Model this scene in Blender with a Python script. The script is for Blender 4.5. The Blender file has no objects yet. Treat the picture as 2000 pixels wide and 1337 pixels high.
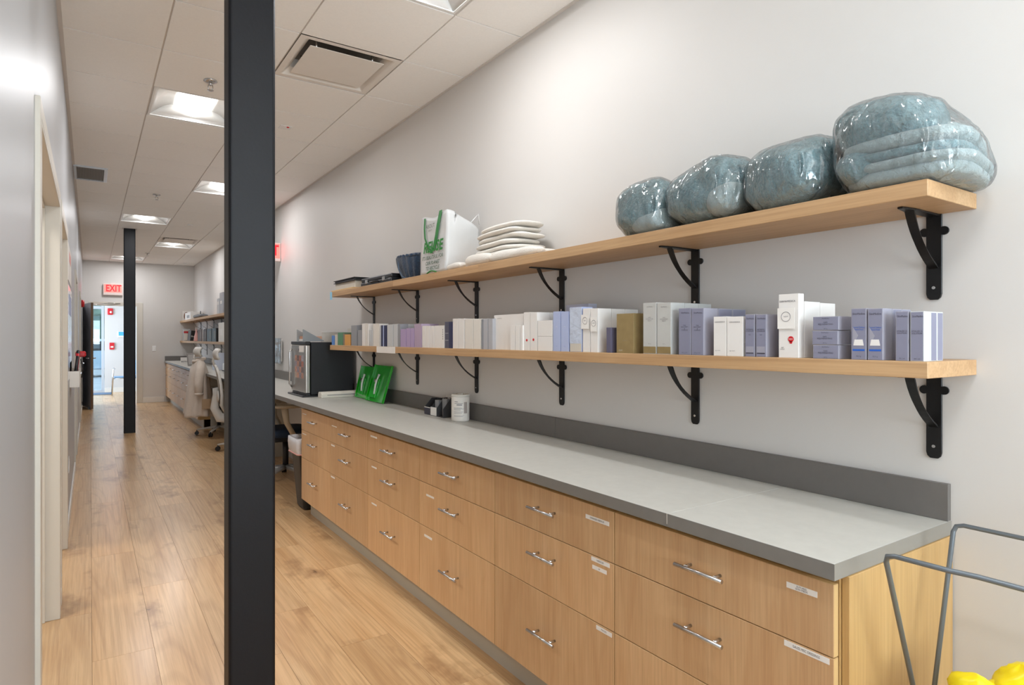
import bpy, bmesh, math, random
from mathutils import Vector, Matrix, noise, Euler
random.seed(7)
PI = math.pi
SC = bpy.context.scene
COL = SC.collection

# ------------------------------------------------------------------ camera
F, CX, CY, TH, CH = 1201.86, 949.79, 660.09, 0.5722, 1.418
cam_d = bpy.data.cameras.new('camera'); cam = bpy.data.objects.new('camera', cam_d); COL.objects.link(cam)
cam.location = (0, 0, CH); cam.rotation_euler = (PI/2, 0, -TH)
cam_d.sensor_width = 36.0; cam_d.sensor_fit = 'HORIZONTAL'; cam_d.lens = F/2000*36
cam_d.shift_x = (1000-CX)/2000; cam_d.shift_y = -(668.5-CY)/2000
cam_d.clip_start = 0.02; cam_d.clip_end = 200
SC.camera = cam
# ------------------------------------------------------------------ world, exposure
W = bpy.data.worlds.new('sky'); SC.world = W; W.use_nodes = True
bg = W.node_tree.nodes['Background']; bg.inputs[0].default_value = (0.72, 0.86, 1.0, 1); bg.inputs[1].default_value = 1.8
vs = SC.view_settings; vs.view_transform = 'Standard'; vs.look = 'None'; vs.gamma = 1.0; vs.use_curve_mapping = False
vs.exposure = 0.78
LENS_EMIT = 2.2
LAMP_W = 4.4
SC.cycles.use_denoising = True
SC.cycles.max_bounces = 12; SC.cycles.diffuse_bounces = 6; SC.cycles.transparent_max_bounces = 16
SC.cycles.sample_clamp_indirect = 6.0

YB0 = -2.6
def area_light(name, loc, rot, sx, sy, power, color):
    d = bpy.data.lights.new(name, 'AREA'); d.shape = 'RECTANGLE'; d.size = sx; d.size_y = sy; d.energy = power; d.color = color
    o = bpy.data.objects.new(name, d); COL.objects.link(o); o.location = loc; o.rotation_euler = rot
    return o
# added area light standing in for daylight from unseen side glazing
area_light('vestibule_fill_light', (-1.7, 17.3, 1.5), (0, -PI/2, 0), 2.4, 2.4, 85, (0.74, 0.85, 1.0))
# added fill light tilted up at the ceiling, set at an invented rear window
area_light('rear_fill_light', (0.9, YB0+.06, 1.75), (PI/2+.75, 0, 0), 1.9, 1.8, 78, (0.90, 0.95, 1.0))
# ceiling lamps of the side rooms behind the left wall
area_light('side_room_lamp', (-1.3, 3.0, 2.85), (0, 0, 0), 0.6, 0.6, 20, (1.0, 0.94, 0.85))
area_light('side_room_lamp', (-1.3, 5.1, 2.85), (0, 0, 0), 0.6, 0.6, 20, (1.0, 0.94, 0.85))

# ------------------------------------------------------------------ geometry constants
XL, XR, HC, YF, YB = -0.14, 2.0006, 3.066, 15.44, -2.6
YV = 18.9
TS = 0.6096; GX = [XL, 0.3463, 0.9559, 1.5655, XR]; GY0 = 3.9445

# rays of the photograph, used to read true positions on known planes
sT, cT = math.sin(TH), math.cos(TH)
def ray(u, v):
    a = (u-CX)/F; b = (CY-v)/F
    return (sT+a*cT, cT-a*sT, b)
def on_x(u, v, x):
    d = ray(u, v); t = x/d[0]; return (x, d[1]*t, CH+d[2]*t)
def on_y(u, v, y):
    d = ray(u, v); t = y/d[1]; return (d[0]*t, y, CH+d[2]*t)
def on_z(u, v, z):
    d = ray(u, v); t = (z-CH)/d[2]; return (d[0]*t, d[1]*t, z)
def yx(u, x): return on_x(u, 600, x)[1]

# ------------------------------------------------------------------ materials
def lin(c):
    return tuple(((x/255)/12.92 if x/255 <= .04045 else ((x/255+.055)/1.055)**2.4) for x in c)
MATS = {}
def nm(name):
    m = bpy.data.materials.new(name); m.use_nodes = True
    nt = m.node_tree; return m, nt, nt.nodes['Principled BSDF']
def N(nt, t, **k):
    n = nt.nodes.new(t)
    for a, b in k.items(): setattr(n, a, b)
    return n
def mat(name, rgb, rough=.5, metal=0.0, var=0.0, vscale=8.0, bump=0.0, bscale=60.0, spec=None, emit=None, es=0.0, sheen=0, coat=0, stretch=(1, 1, 1)):
    if name in MATS: return MATS[name]
    m, nt, p = nm(name); c = lin(rgb)
    p.inputs['Base Color'].default_value = (*c, 1); p.inputs['Roughness'].default_value = rough; p.inputs['Metallic'].default_value = metal
    if spec is not None: p.inputs['Specular IOR Level'].default_value = spec
    if emit is not None:
        p.inputs['Emission Color'].default_value = (*emit, 1); p.inputs['Emission Strength'].default_value = es
    if sheen: p.inputs['Sheen Weight'].default_value = sheen
    if coat: p.inputs['Coat Weight'].default_value = coat; p.inputs['Coat Roughness'].default_value = .1
    tc = N(nt, 'ShaderNodeTexCoord'); mp = N(nt, 'ShaderNodeMapping'); mp.inputs['Scale'].default_value = stretch
    nt.links.new(tc.outputs['Object'], mp.inputs[0])
    if var <= 0: var = .02
    n = N(nt, 'ShaderNodeTexNoise'); n.inputs['Scale'].default_value = vscale; n.inputs['Detail'].default_value = 5
    nt.links.new(mp.outputs[0], n.inputs['Vector'])
    r = N(nt, 'ShaderNodeMapRange'); r.inputs[3].default_value = 1-var; r.inputs[4].default_value = 1+var; r.inputs[1].default_value = .3; r.inputs[2].default_value = .7
    nt.links.new(n.outputs['Fac'], r.inputs[0])
    vm = N(nt, 'ShaderNodeVectorMath', operation='SCALE'); vm.inputs[0].default_value = c
    nt.links.new(r.outputs[0], vm.inputs['Scale']); nt.links.new(vm.outputs[0], p.inputs['Base Color'])
    if bump > 0:
        b = N(nt, 'ShaderNodeTexNoise'); b.inputs['Scale'].default_value = bscale; b.inputs['Detail'].default_value = 6
        nt.links.new(mp.outputs[0], b.inputs['Vector'])
        bb = N(nt, 'ShaderNodeBump'); bb.inputs['Strength'].default_value = bump; bb.inputs['Distance'].default_value = .01
        nt.links.new(b.outputs['Fac'], bb.inputs['Height']); nt.links.new(bb.outputs[0], p.inputs['Normal'])
    MATS[name] = m; return m

def wood(name, base, dark, light, axis=2, fine=90, broad=7, rough=.42, knots=False, contrast=1.0, coat=0.0, ring=1.0):
    """procedural oak: grain runs along axis; every object shifts the pattern by its own random number"""
    m, nt, p = nm(name); L = nt.links.new
    tc = N(nt, 'ShaderNodeTexCoord'); oi = N(nt, 'ShaderNodeObjectInfo')
    mul = N(nt, 'ShaderNodeVectorMath', operation='SCALE'); mul.inputs[0].default_value = (37.1, 53.7, 71.3); L(oi.outputs['Random'], mul.inputs['Scale'])
    add = N(nt, 'ShaderNodeVectorMath', operation='ADD'); L(tc.outputs['Object'], add.inputs[0]); L(mul.outputs[0], add.inputs[1])
    def mapped(across, along):
        s = [across]*3; s[axis] = along
        mp = N(nt, 'ShaderNodeMapping'); mp.inputs['Scale'].default_value = s; L(add.outputs[0], mp.inputs[0]); return mp
    def noise_(mp, sc, det=6, dist=0.0, rough_=.6):
        n = N(nt, 'ShaderNodeTexNoise'); n.inputs['Scale'].default_value = sc; n.inputs['Detail'].default_value = det; n.inputs['Distortion'].default_value = dist
        n.inputs['Roughness'].default_value = rough_; L(mp.outputs[0], n.inputs['Vector']); return n
    nf = noise_(mapped(1, .016), fine, 4, .2, .7)
    nb = noise_(mapped(1, .12), broad, 3, .6)
    # cathedral rings: fold a smooth stretched noise into contour bands
    nc = noise_(mapped(1, .09), broad*.55, 1, .3, .4)
    mc = N(nt, 'ShaderNodeMath', operation='MULTIPLY'); L(nc.outputs['Fac'], mc.inputs[0]); mc.inputs[1].default_value = 95
    sn = N(nt, 'ShaderNodeMath', operation='SINE'); L(mc.outputs[0], sn.inputs[0])
    def mr(src, a, b, c, d):
        r = N(nt, 'ShaderNodeMapRange'); r.inputs[1].default_value = a; r.inputs[2].default_value = b; r.inputs[3].default_value = c; r.inputs[4].default_value = d
        L(src, r.inputs[0]); return r.outputs[0]
    def mx(fac, a, b):
        x = N(nt, 'ShaderNodeMix', data_type='RGBA')
        if isinstance(fac, float): x.inputs[0].default_value = fac
        else: L(fac, x.inputs[0])
        for s, i in ((a, 6), (b, 7)):
            if isinstance(s, tuple): x.inputs[i].default_value = (*s, 1)
            else: L(s, x.inputs[i])
        return x.outputs[2]
    c = mx(mr(nb.outputs['Fac'], .35, .68, 0, 1), lin(light), lin(base))
    c = mx(mr(nf.outputs['Fac'], .42, .75, 0, .55*contrast), c, lin(dark))
    c = mx(mr(sn.outputs[0], .35, 1, 0, .34*contrast*ring), c, lin(dark))
    if knots:
        mk = mapped(1, .45); vo = N(nt, 'ShaderNodeTexVoronoi'); vo.inputs['Scale'].default_value = 3.4
        nd = noise_(mapped(1, .6), 9, 3)
        w = N(nt, 'ShaderNodeVectorMath', operation='SCALE'); L(nd.outputs['Color'], w.inputs[0]); w.inputs['Scale'].default_value = .35
        a2 = N(nt, 'ShaderNodeVectorMath', operation='ADD'); L(mk.outputs[0], a2.inputs[0]); L(w.outputs[0], a2.inputs[1]); L(a2.outputs[0], vo.inputs['Vector'])
        sep = N(nt, 'ShaderNodeSeparateColor'); L(vo.outputs['Color'], sep.inputs[0])
        on = N(nt, 'ShaderNodeMath', operation='GREATER_THAN'); L(sep.outputs[0], on.inputs[0]); on.inputs[1].default_value = .35
        halo = N(nt, 'ShaderNodeMath', operation='MULTIPLY'); L(mr(vo.outputs['Distance'], .06, .42, .75, 0), halo.inputs[0]); L(on.outputs[0], halo.inputs[1])
        c = mx(halo.outputs[0], c, lin(tuple(x*.93 for x in dark)))
        core = N(nt, 'ShaderNodeMath', operation='MULTIPLY'); L(mr(vo.outputs['Distance'], .02, .075, .85, 0), core.inputs[0]); L(on.outputs[0], core.inputs[1])
        c = mx(core.outputs[0], c, lin((96, 68, 44)))
    hv = N(nt, 'ShaderNodeMix', data_type='RGBA', blend_type='MULTIPLY'); hv.inputs[0].default_value = 1.0
    tint = mr(oi.outputs['Random'], 0, 1, .88, 1.06); cmb = N(nt, 'ShaderNodeCombineColor')
    for i in range(3): L(tint, cmb.inputs[i])
    L(c, hv.inputs[6]); L(cmb.outputs[0], hv.inputs[7]); L(hv.outputs[2], p.inputs['Base Color'])
    p.inputs['Roughness'].default_value = rough
    if coat: p.inputs['Coat Weight'].default_value = coat; p.inputs['Coat Roughness'].default_value = .22
    bp = N(nt, 'ShaderNodeBump'); bp.inputs['Strength'].default_value = .12; bp.inputs['Distance'].default_value = .002
    L(nf.outputs['Fac'], bp.inputs['Height']); L(bp.outputs[0], p.inputs['Normal'])
    MATS[name] = m; return m

def clear(name, tint=(235, 245, 248), gloss=.25, rough=.05, bump=0.0, bscale=40, milky=0.0, stretch=(1, 1, 1)):
    """clear film or glass that lets light straight through and reflects at its surface"""
    m = bpy.data.materials.new(name); m.use_nodes = True; nt = m.node_tree; nt.nodes.clear(); L = nt.links.new
    out = N(nt, 'ShaderNodeOutputMaterial'); tr = N(nt, 'ShaderNodeBsdfTransparent'); tr.inputs[0].default_value = (*lin(tint), 1)
    gl = N(nt, 'ShaderNodeBsdfGlossy'); gl.inputs['Roughness'].default_value = rough
    fr = N(nt, 'ShaderNodeLayerWeight'); fr.inputs[0].default_value = .35
    mr = N(nt, 'ShaderNodeMapRange'); mr.inputs[3].default_value = gloss*.35; mr.inputs[4].default_value = min(1, gloss*2.4); L(fr.outputs['Fresnel'], mr.inputs[0])
    mx = N(nt, 'ShaderNodeMixShader'); L(mr.outputs[0], mx.inputs[0]); L(tr.outputs[0], mx.inputs[1]); L(gl.outputs[0], mx.inputs[2])
    last = mx.outputs[0]
    if milky:
        df = N(nt, 'ShaderNodeBsdfDiffuse'); df.inputs[0].default_value = (.85, .87, .88, 1); m2 = N(nt, 'ShaderNodeMixShader'); m2.inputs[0].default_value = milky
        L(last, m2.inputs[1]); L(df.outputs[0], m2.inputs[2]); last = m2.outputs[0]
    if bump:
        tc = N(nt, 'ShaderNodeTexCoord'); mp = N(nt, 'ShaderNodeMapping'); mp.inputs['Scale'].default_value = stretch; L(tc.outputs['Object'], mp.inputs[0])
        n = N(nt, 'ShaderNodeTexNoise'); n.inputs['Scale'].default_value = bscale; n.inputs['Detail'].default_value = 3; n.inputs['Distortion'].default_value = .9; n.noise_type = 'RIDGED_MULTIFRACTAL'; L(mp.outputs[0], n.inputs['Vector'])
        b = N(nt, 'ShaderNodeBump'); b.inputs['Strength'].default_value = bump; b.inputs['Distance'].default_value = .02
        L(n.outputs['Fac'], b.inputs['Height']); L(b.outputs[0], gl.inputs['Normal']); L(b.outputs[0], fr.inputs['Normal'])
    L(last, out.inputs[0]); MATS[name] = m; return m

M_wall = mat('wall_paint', (213, 210, 206), .55, var=.012, vscale=2, bump=.03, bscale=260)
M_wallL = mat('satin_grey_paint', (178, 180, 183), .4, var=.012, vscale=1.5, spec=.5)
M_trimg = mat('door_frame_paint', (208, 202, 190), .4, var=.01)
M_base = mat('white_baseboard', (228, 224, 216), .4)
M_tile = mat('ceiling_tile_board', (246, 244, 240), .9, var=.015, vscale=90, bump=.12, bscale=420)
M_grid = mat('ceiling_grid_metal', (214, 208, 202), .5)
M_white = mat('white_enamel', (235, 235, 233), .35)
M_lens = mat('lit_lens', (255, 255, 250), .4, emit=(1.0, .98, .95), es=LENS_EMIT)
M_black = mat('black_column_paint', (13, 14, 19), .5, spec=.32, var=.1, vscale=14, bump=.06, bscale=90)
M_iron = mat('black_iron', (22, 22, 23), .42, metal=.3, bump=.05, bscale=200)
M_dark = mat('dark_plastic', (26, 27, 30), .4)
M_chrome = mat('brushed_steel', (200, 200, 200), .25, metal=1.0)
M_counter = mat('grey_laminate', (196, 195, 188), .42, var=.03, vscale=30, bump=.02, bscale=300)
M_counter_shaded = mat('grey_laminate_shaded_edge', (124, 122, 118), .4, var=.03, vscale=30)  # worktop laminate again, darkened to put shade on the front edge
M_splash = mat('grey_laminate_splash', (108, 104, 100), .42, var=.03, vscale=30)
M_kick = mat('toe_kick_vinyl', (176, 172, 160), .5)
M_drawer = wood('drawer_oak_laminate', (204, 162, 118), (166, 126, 88), (216, 178, 134), axis=2, fine=170, broad=16, rough=.4, coat=.1, contrast=.75, ring=.3)
M_endp = wood('end_panel_oak_laminate', (186, 148, 94), (152, 116, 70), (200, 164, 108), axis=2, fine=150, broad=14, rough=.4, contrast=.7, ring=.3)
M_edge = mat('oak_edge_band', (205, 172, 120), .5)
M_shelf = wood('shelf_oak', (188, 150, 108), (150, 114, 76), (202, 166, 124), axis=1, fine=130, broad=12, rough=.5, contrast=.9, ring=.4)
M_plank = wood('plank_oak', (206, 164, 115), (152, 110, 70), (220, 184, 138), axis=1, fine=85, broad=6, rough=.36, knots=True, contrast=1.0, coat=.45, ring=.6)
M_sub = mat('floor_joint_brown', (120, 92, 66), .8)
M_glass = clear('window_glass', gloss=.12, rough=.01)
M_wrap = clear('plastic_wrap', tint=(252, 253, 254), gloss=.30, rough=.09, bump=1.0, bscale=26, milky=.02, stretch=(1, 1, .38))
M_fleece = mat('teal_fleece', (132, 164, 169), .95, var=.2, vscale=95, bump=1.0, bscale=130, sheen=.5)
M_fleece2 = mat('pale_teal_fleece', (184, 203, 203), .95, var=.10, vscale=22, bump=.7, bscale=230, sheen=.6)
M_towel = mat('white_cotton', (232, 227, 218), .95, var=.03, vscale=18, bump=.5, bscale=240, sheen=.3)
M_toekick = M_kick
M_paper = mat('white_label_paper', (236, 233, 228), .6)
M_ink = mat('dark_ink', (62, 60, 72), .6)
M_inkgrey = mat('grey_ink', (128, 126, 130), .6)
M_blue = mat('blue_print', (40, 96, 190), .5)
M_green = mat('green_acrylic', (22, 168, 24), .12, var=.05, coat=.6, spec=.7)
M_greenp = mat('green_print', (20, 128, 34), .55)
M_red = mat('red_plastic', (205, 32, 40), .4)
M_screen = mat('lit_blue_screen', (40, 120, 220), .3, emit=lin((60, 140, 235)), es=.8)
M_chairw = mat('pale_grey_plastic', (205, 200, 192), .45)
M_mesh = mat('grey_mesh_fabric', (112, 106, 100), .85, bump=.6, bscale=400)
M_navy = mat('navy_fabric', (26, 44, 66), .85, bump=.3, bscale=200)

# ------------------------------------------------------------------ mesh builder
ORG = {}
class MB:
    def __init__(s, org=(0, 0, 0)): s.v = []; s.f = []; s.org = Vector(org); s.sm = []
    def add(s, vs_, fs_, smooth=False):
        b = len(s.v); s.v += [Vector(q) for q in vs_]; s.f += [tuple(b+i for i in f) for f in fs_]; s.sm += [smooth]*len(fs_); return s
    def box(s, x0, x1, y0, y1, z0, z1, mt=None):
        vs_ = [(x, y, z) for x in (x0, x1) for y in (y0, y1) for z in (z0, z1)]
        if mt is not None: vs_ = [mt @ Vector(q) for q in vs_]
        return s.add(vs_, [(0, 1, 3, 2), (4, 6, 7, 5), (0, 4, 5, 1), (2, 3, 7, 6), (0, 2, 6, 4), (1, 5, 7, 3)])
    def tube(s, pts, r, n=8, caps=True, closed=False, flat=None):
        pts = [Vector(p) for p in pts]; rs = r if isinstance(r, (list, tuple)) else [r]*len(pts)
        rings = []; prev = None; m = len(pts)
        for i, p in enumerate(pts):
            t = (pts[(i+1) % m] - pts[i-1]) if closed else (pts[min(i+1, m-1)] - pts[max(i-1, 0)])
            t.normalize()
            if prev is None:
                a = Vector((0, 0, 1)) if abs(t.z) < .9 else Vector((1, 0, 0)); u = t.cross(a).normalized()
            else: u = (prev - t*prev.dot(t)).normalized()
            prev = u; w = t.cross(u)
            fl = flat if flat else 1.0
            rings.append([p + u*math.cos(2*PI*k/n)*rs[i] + w*math.sin(2*PI*k/n)*rs[i]*fl for k in range(n)])
        vs_ = [q for rg in rings for q in rg]; fs_ = []
        for i in range(m if closed else m-1):
            j = (i+1) % m
            for k in range(n): fs_.append((i*n+k, i*n+(k+1) % n, j*n+(k+1) % n, j*n+k))
        s.add(vs_, fs_, True)
        if caps and not closed:
            b = len(s.v)-len(vs_); s.f += [tuple(b+k for k in range(n))[::-1], tuple(b+(m-1)*n+k for k in range(n))]; s.sm += [False, False]
        return s
    def cyl(s, p0, p1, r, n=16, r2=None): return s.tube([p0, p1], [r, r2 if r2 is not None else r], n)
    def lathe(s, prof, n=24, c=(0, 0, 0)):
        vs_ = [(c[0]+r*math.cos(2*PI*k/n), c[1]+r*math.sin(2*PI*k/n), c[2]+z) for r, z in prof for k in range(n)]
        fs_ = [(i*n+k, i*n+(k+1) % n, (i+1)*n+(k+1) % n, (i+1)*n+k) for i in range(len(prof)-1) for k in range(n)]
        fs_ += [tuple(range(n))[::-1], tuple((len(prof)-1)*n+k for k in range(n))]
        return s.add(vs_, fs_, True)
    def prism(s, poly, a0, a1, axis='y'):
        """polygon in the two other axes, extruded along axis"""
        def P(p, a):
            return {'x': (a, p[0], p[1]), 'y': (p[0], a, p[1]), 'z': (p[0], p[1], a)}[axis]
        n = len(poly); vs_ = [P(p, a0) for p in poly]+[P(p, a1) for p in poly]
        fs_ = [tuple(range(n))[::-1], tuple(range(n, 2*n))]+[(i, (i+1) % n, n+(i+1) % n, n+i) for i in range(n)]
        return s.add(vs_, fs_)
    def superell(s, c, r, e=2.6, nu=28, nv=16, nz=0.0, nsc=6, fn=None, seed=0, e2=None):
        e2 = e2 or e
        vs_ = []
        def sp(t, p): return math.copysign(abs(t)**p, t)
        for j in range(nv+1):
            ph = -PI/2+PI*j/nv
            for i in range(nu):
                th = 2*PI*i/nu
                x = sp(math.cos(ph), 2/e2)*sp(math.cos(th), 2/e); y = sp(math.cos(ph), 2/e2)*sp(math.sin(th), 2/e); z = sp(math.sin(ph), 2/e2 if e2 == e else 1)
                p = Vector((x*r[0], y*r[1], z*r[2]))
                if fn: p = fn(p)
                if nz:
                    q = p*nsc+Vector((seed*3.1, seed*7.7, seed)); p = p+p.normalized()*nz*noise.fractal(q, 1.0, 2.0, 3)
                vs_.append(Vector(c)+p)
        fs_ = [(j*nu+i, j*nu+(i+1) % nu, (j+1)*nu+(i+1) % nu, (j+1)*nu+i) for j in range(nv) for i in range(nu)]
        return s.add(vs_, fs_, True)
    def build(s, name, m, parent=None, bevel=0.0, seg=1, smooth=None, label=None, merge=False, shift=None):
        me = bpy.data.meshes.new(name)
        o0 = ORG.get(parent.name, Vector()) if parent is not None else s.org
        me.from_pydata([v-o0 for v in s.v], [], s.f)
        me.polygons.foreach_set('use_smooth', [bool(x) if smooth is None else smooth for x in s.sm]); me.materials.append(m)
        if merge or True:
            bm = bmesh.new(); bm.from_mesh(me)
            if merge: bmesh.ops.remove_doubles(bm, verts=bm.verts, dist=1e-5)
            bmesh.ops.recalc_face_normals(bm, faces=bm.faces); bm.to_mesh(me); bm.free()
        o = bpy.data.objects.new(name, me); COL.objects.link(o)
        if parent is not None: o.parent = parent; ORG[o.name] = o0.copy()
        else: o.location = o0; ORG[o.name] = o0.copy()
        if bevel > 0:
            md = o.modifiers.new('bevel', 'BEVEL'); md.width = bevel; md.segments = seg; md.limit_method = 'ANGLE'; md.angle_limit = .7
        if label: o['label'] = label
        return o

def tag(o, label, cat, group=None, kind=None):
    o['label'] = label; o['category'] = cat
    if group: o['group'] = group
    if kind: o['kind'] = kind
    return o
def thing(name, label, cat, loc, group=None):
    o = bpy.data.objects.new(name, None); COL.objects.link(o); o.location = loc; o.empty_display_size = .05
    ORG[o.name] = Vector(loc); return tag(o, label, cat, group)
def struct(o): o['kind'] = 'structure'; return o
def sempty(name, loc):
    o = bpy.data.objects.new(name, None); COL.objects.link(o); o.location = loc; ORG[o.name] = Vector(loc); o['kind'] = 'structure'; return o
def part_copy(src, parent, loc=(0, 0, 0)):
    c = src.copy(); COL.objects.link(c); c.parent = parent; c.location = loc; ORG[c.name] = ORG.get(parent.name, Vector()); return c
def copy_tree(root, loc, rz=None, label=None):
    def rec(o, par):
        c = o.copy(); COL.objects.link(c)
        if par is not None: c.parent = par
        for ch in o.children: rec(ch, c)
        return c
    r = rec(root, None); r.location = loc
    if rz is not None: r.rotation_euler = (0, 0, rz)
    ORG[r.name] = Vector(loc)
    if label: r['label'] = label
    return r

TXT = {}
def text_geo(body, bold=0.0, shear=0.0):
    k = (body, bold, shear)
    if k in TXT: return TXT[k]
    cu = bpy.data.curves.new('t', 'FONT'); cu.body = body; cu.size = 1; cu.align_x = 'CENTER'; cu.align_y = 'CENTER'; cu.offset = bold; cu.resolution_u = 2; cu.shear = shear
    cu.space_line = .9
    o = bpy.data.objects.new('t', cu); COL.objects.link(o); bpy.context.view_layer.update()
    me = bpy.data.meshes.new_from_object(o.evaluated_get(bpy.context.evaluated_depsgraph_get()))
    vs_ = [v.co.copy() for v in me.vertices]; fs_ = [tuple(p.vertices) for p in me.polygons]
    bpy.data.objects.remove(o); bpy.data.curves.remove(cu); bpy.data.meshes.remove(me)
    w = (max(v.x for v in vs_)-min(v.x for v in vs_)) if vs_ else 1
    TXT[k] = (vs_, fs_, w); return TXT[k]
def text_on(mb, body, c, h, face='-x', bold=0.0, shear=0.0, maxw=None):
    vs_, fs_, w = text_geo(body, bold, shear); sx = h
    if maxw and w*h > maxw: sx = maxw/w
    for_ = []
    for v in vs_:
        a, b = v.x*sx, v.y*h
        for_.append({'-x': (c[0], c[1]-a, c[2]+b), '-y': (c[0]+a, c[1], c[2]+b)}[face])
    mb.add(for_, fs_)

# =================================================================== SETTING
# floor
floor = struct(MB().box(-2.75, 2.1, YB-.1, YV+.1, -.10, -.0155).build('floor', M_sub))
struct(MB().box(-2.75, -.235, YB-.1, YF+.1, -.0155, -.002).build('floor', M_plank))
PW, PL = .24, 1.52
cols = {-1: 3.78, 0: 3.2, 1: 4.0, 2: 4.35, 3: 3.25, 4: 2.74, 5: 3.7, 6: 3.05, 7: 4.15, 8: 3.5}
pm = None
def plank(x0, x1, y0, y1):
    global pm
    w, l = x1-x0-.0012, y1-y0-.0012
    full = abs(x1-x0-PW) < 1e-6 and abs(y1-y0-PL) < 1e-6
    if full and pm is not None:
        o = bpy.data.objects.new('plank', pm); COL.objects.link(o)
    else:
        mb = MB(); mb.box(-w/2, w/2, -l/2, l/2, -.015, 0); o = mb.build('plank', M_plank)
        if full: pm = o.data
    o.parent = floor; o.location = ((x0+x1)/2, (y0+y1)/2, 0); return o
for c_, off in cols.items():
    x0 = .008+c_*PW; x1 = x0+PW
    if c_ == 8: x1 = XR+.05
    y = off-PL*5
    while y < YV:
        a, b = max(y, YB), min(y+PL, YV)
        if b-a > .02: plank(x0, x1, a, b)
        y += PL
# ceiling: grid, tiles
lights = [(1, -11), (0, -7), (1, -3), (0, 1), (1, 5), (0, 9), (1, 13), (0, 17)]
def gy(k): return GY0+k*TS
ceil = struct(MB().box(-2.75, 2.1, YB-.1, YF+.1, 3.20, 3.26).build('ceiling', M_white))
mb = MB()
for x in GX[1:4]: mb.box(x-.007, x+.007, YB, YF, 3.070, 3.09)
k = math.ceil((YB-GY0)/TS)
kk = []
while gy(k) < YF:
    kk.append(k); mb.box(XL, XR, gy(k)-.007, gy(k)+.007, 3.0705, 3.09); k += 1
mb.box(XL, XL+.02, YB, YF, 3.0585, 3.0618); mb.box(XR-.02, XR, YB, YF, 3.0585, 3.0618); mb.box(XL+.02, XR-.02, YF-.02, YF, 3.0585, 3.0618)
mb.build('ceiling_grid', M_grid, ceil)
occ = {(ci+1, k) for ci, k in lights} | {(2, -1), (2, 12)}
tmesh = {}
ks = [kk[0]-1]+kk
for k in ks:
    for ci in range(4):
        if (ci, k) in occ: continue
        x0, x1 = GX[ci], GX[ci+1]; y0, y1 = max(gy(k), YB), min(gy(k+1), YF)
        if y1-y0 < .05: continue
        g = .0045; key = (ci, round(y1-y0, 4))
        if key in tmesh: o = bpy.data.objects.new('ceiling_tile', tmesh[key]); COL.objects.link(o)
        else:
            w, l = (x1-x0)/2-g, (y1-y0)/2-g
            o = MB().box(-w, w, -l, l, 3.062, 3.078).build('ceiling_tile', M_tile); tmesh[key] = o.data
        o.parent = ceil; o.location = ((x0+x1)/2, (y0+y1)/2, 0)
# walls
struct(MB().box(XR, XR+.12, YB-.1, YF, 0, 3.2).build('wall_right', M_wall))
mb = MB(); mb.box(-2.75, -.1, YB-.22, YB, 0, 3.2); mb.box(1.9, XR+.12, YB-.22, YB, 0, 3.2); mb.box(-.1, 1.9, YB-.22, YB, 0, .8); mb.box(-.1, 1.9, YB-.22, YB, 2.7, 3.2); struct(mb.build('wall_back', M_wall))
w0 = sempty('added_rear_window', (.9, YB, .8)); mb = MB(); mb.box(-.1, -.05, YB-.2, YB-.02, .8, 2.7); mb.box(1.85, 1.9, YB-.2, YB-.02, .8, 2.7); mb.box(-.05, 1.85, YB-.2, YB-.02, .8, .85); mb.box(-.05, 1.85, YB-.2, YB-.02, 2.65, 2.7); mb.build('window_frame', M_white, w0)  # unseen window, added to go with the rear fill light
MB().box(-.05, 1.85, YB-.1, YB-.094, .85, 2.65).build('pane', M_glass, w0)
LW = .16
DOORS = [(2.36, 3.80, 2.10), (4.02, 5.03, 2.10), (7.95, 9.0, 2.10), (11.6, 12.5, 2.10)]
mb = MB(); y = YB
for a, b, h in DOORS:
    mb.box(XL-LW, XL, y, a, 0, 3.2); mb.box(XL-LW, XL, a, b, h, 3.2); y = b
mb.box(XL-LW, XL, y, YF, 0, 3.2); struct(mb.build('wall_left', M_wallL))
# side rooms behind the left wall
mb = MB(); mb.box(-2.75, -2.65, YB, YF, 0, 3.2)
for yy in (.9, 3.9, 6.3, 9.9): mb.box(-2.65, XL-LW, yy-.05, yy+.05, 0, 3.2)
struct(mb.build('wall_side_rooms', M_wall))
# left wall door frames
for i, (a, b, h) in enumerate(DOORS):
    d = sempty('door_%d' % (i+1), (XL, (a+b)/2, 0))
    mb = MB(); cw = .055
    for s_, yy in ((1, a), (-1, b)):
        mb.box(XL-LW-.014, XL+.014, min(yy, yy+s_*.02), max(yy, yy+s_*.02), 0, h)
        mb.box(XL-.002, XL+.014, min(yy-s_*cw, yy), max(yy-s_*cw, yy), 0, h+cw)
        mb.box(XL-LW*.62, XL-LW*.30, min(yy+s_*.02, yy+s_*.036), max(yy+s_*.02, yy+s_*.036), 0, h-.02)
    mb.box(XL-LW-.014, XL+.014, a+.02, b-.02, h-.02, h); mb.box(XL-.002, XL+.014, a, b, h, h+cw)
    mb.box(XL-LW*.62, XL-LW*.30, a+.036, b-.036, h-.036, h-.02)
    mb.build('door_frame', M_trimg, d, bevel=.002)
    if i >= 2:
        MB().box(XL-LW*.30+.002, XL-LW*.30+.044, a+.024, b-.024, .008, h-.024).build('door_leaf', M_wallL, d)
        hb = MB(); hb.cyl((XL-.005, b-.09, 1.0), (XL+.05, b-.09, 1.0), .011); hb.cyl((XL+.05, b-.09, 1.0), (XL+.05, b-.20, 1.0), .009); hb.build('door_handle', M_chrome, d)
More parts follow.
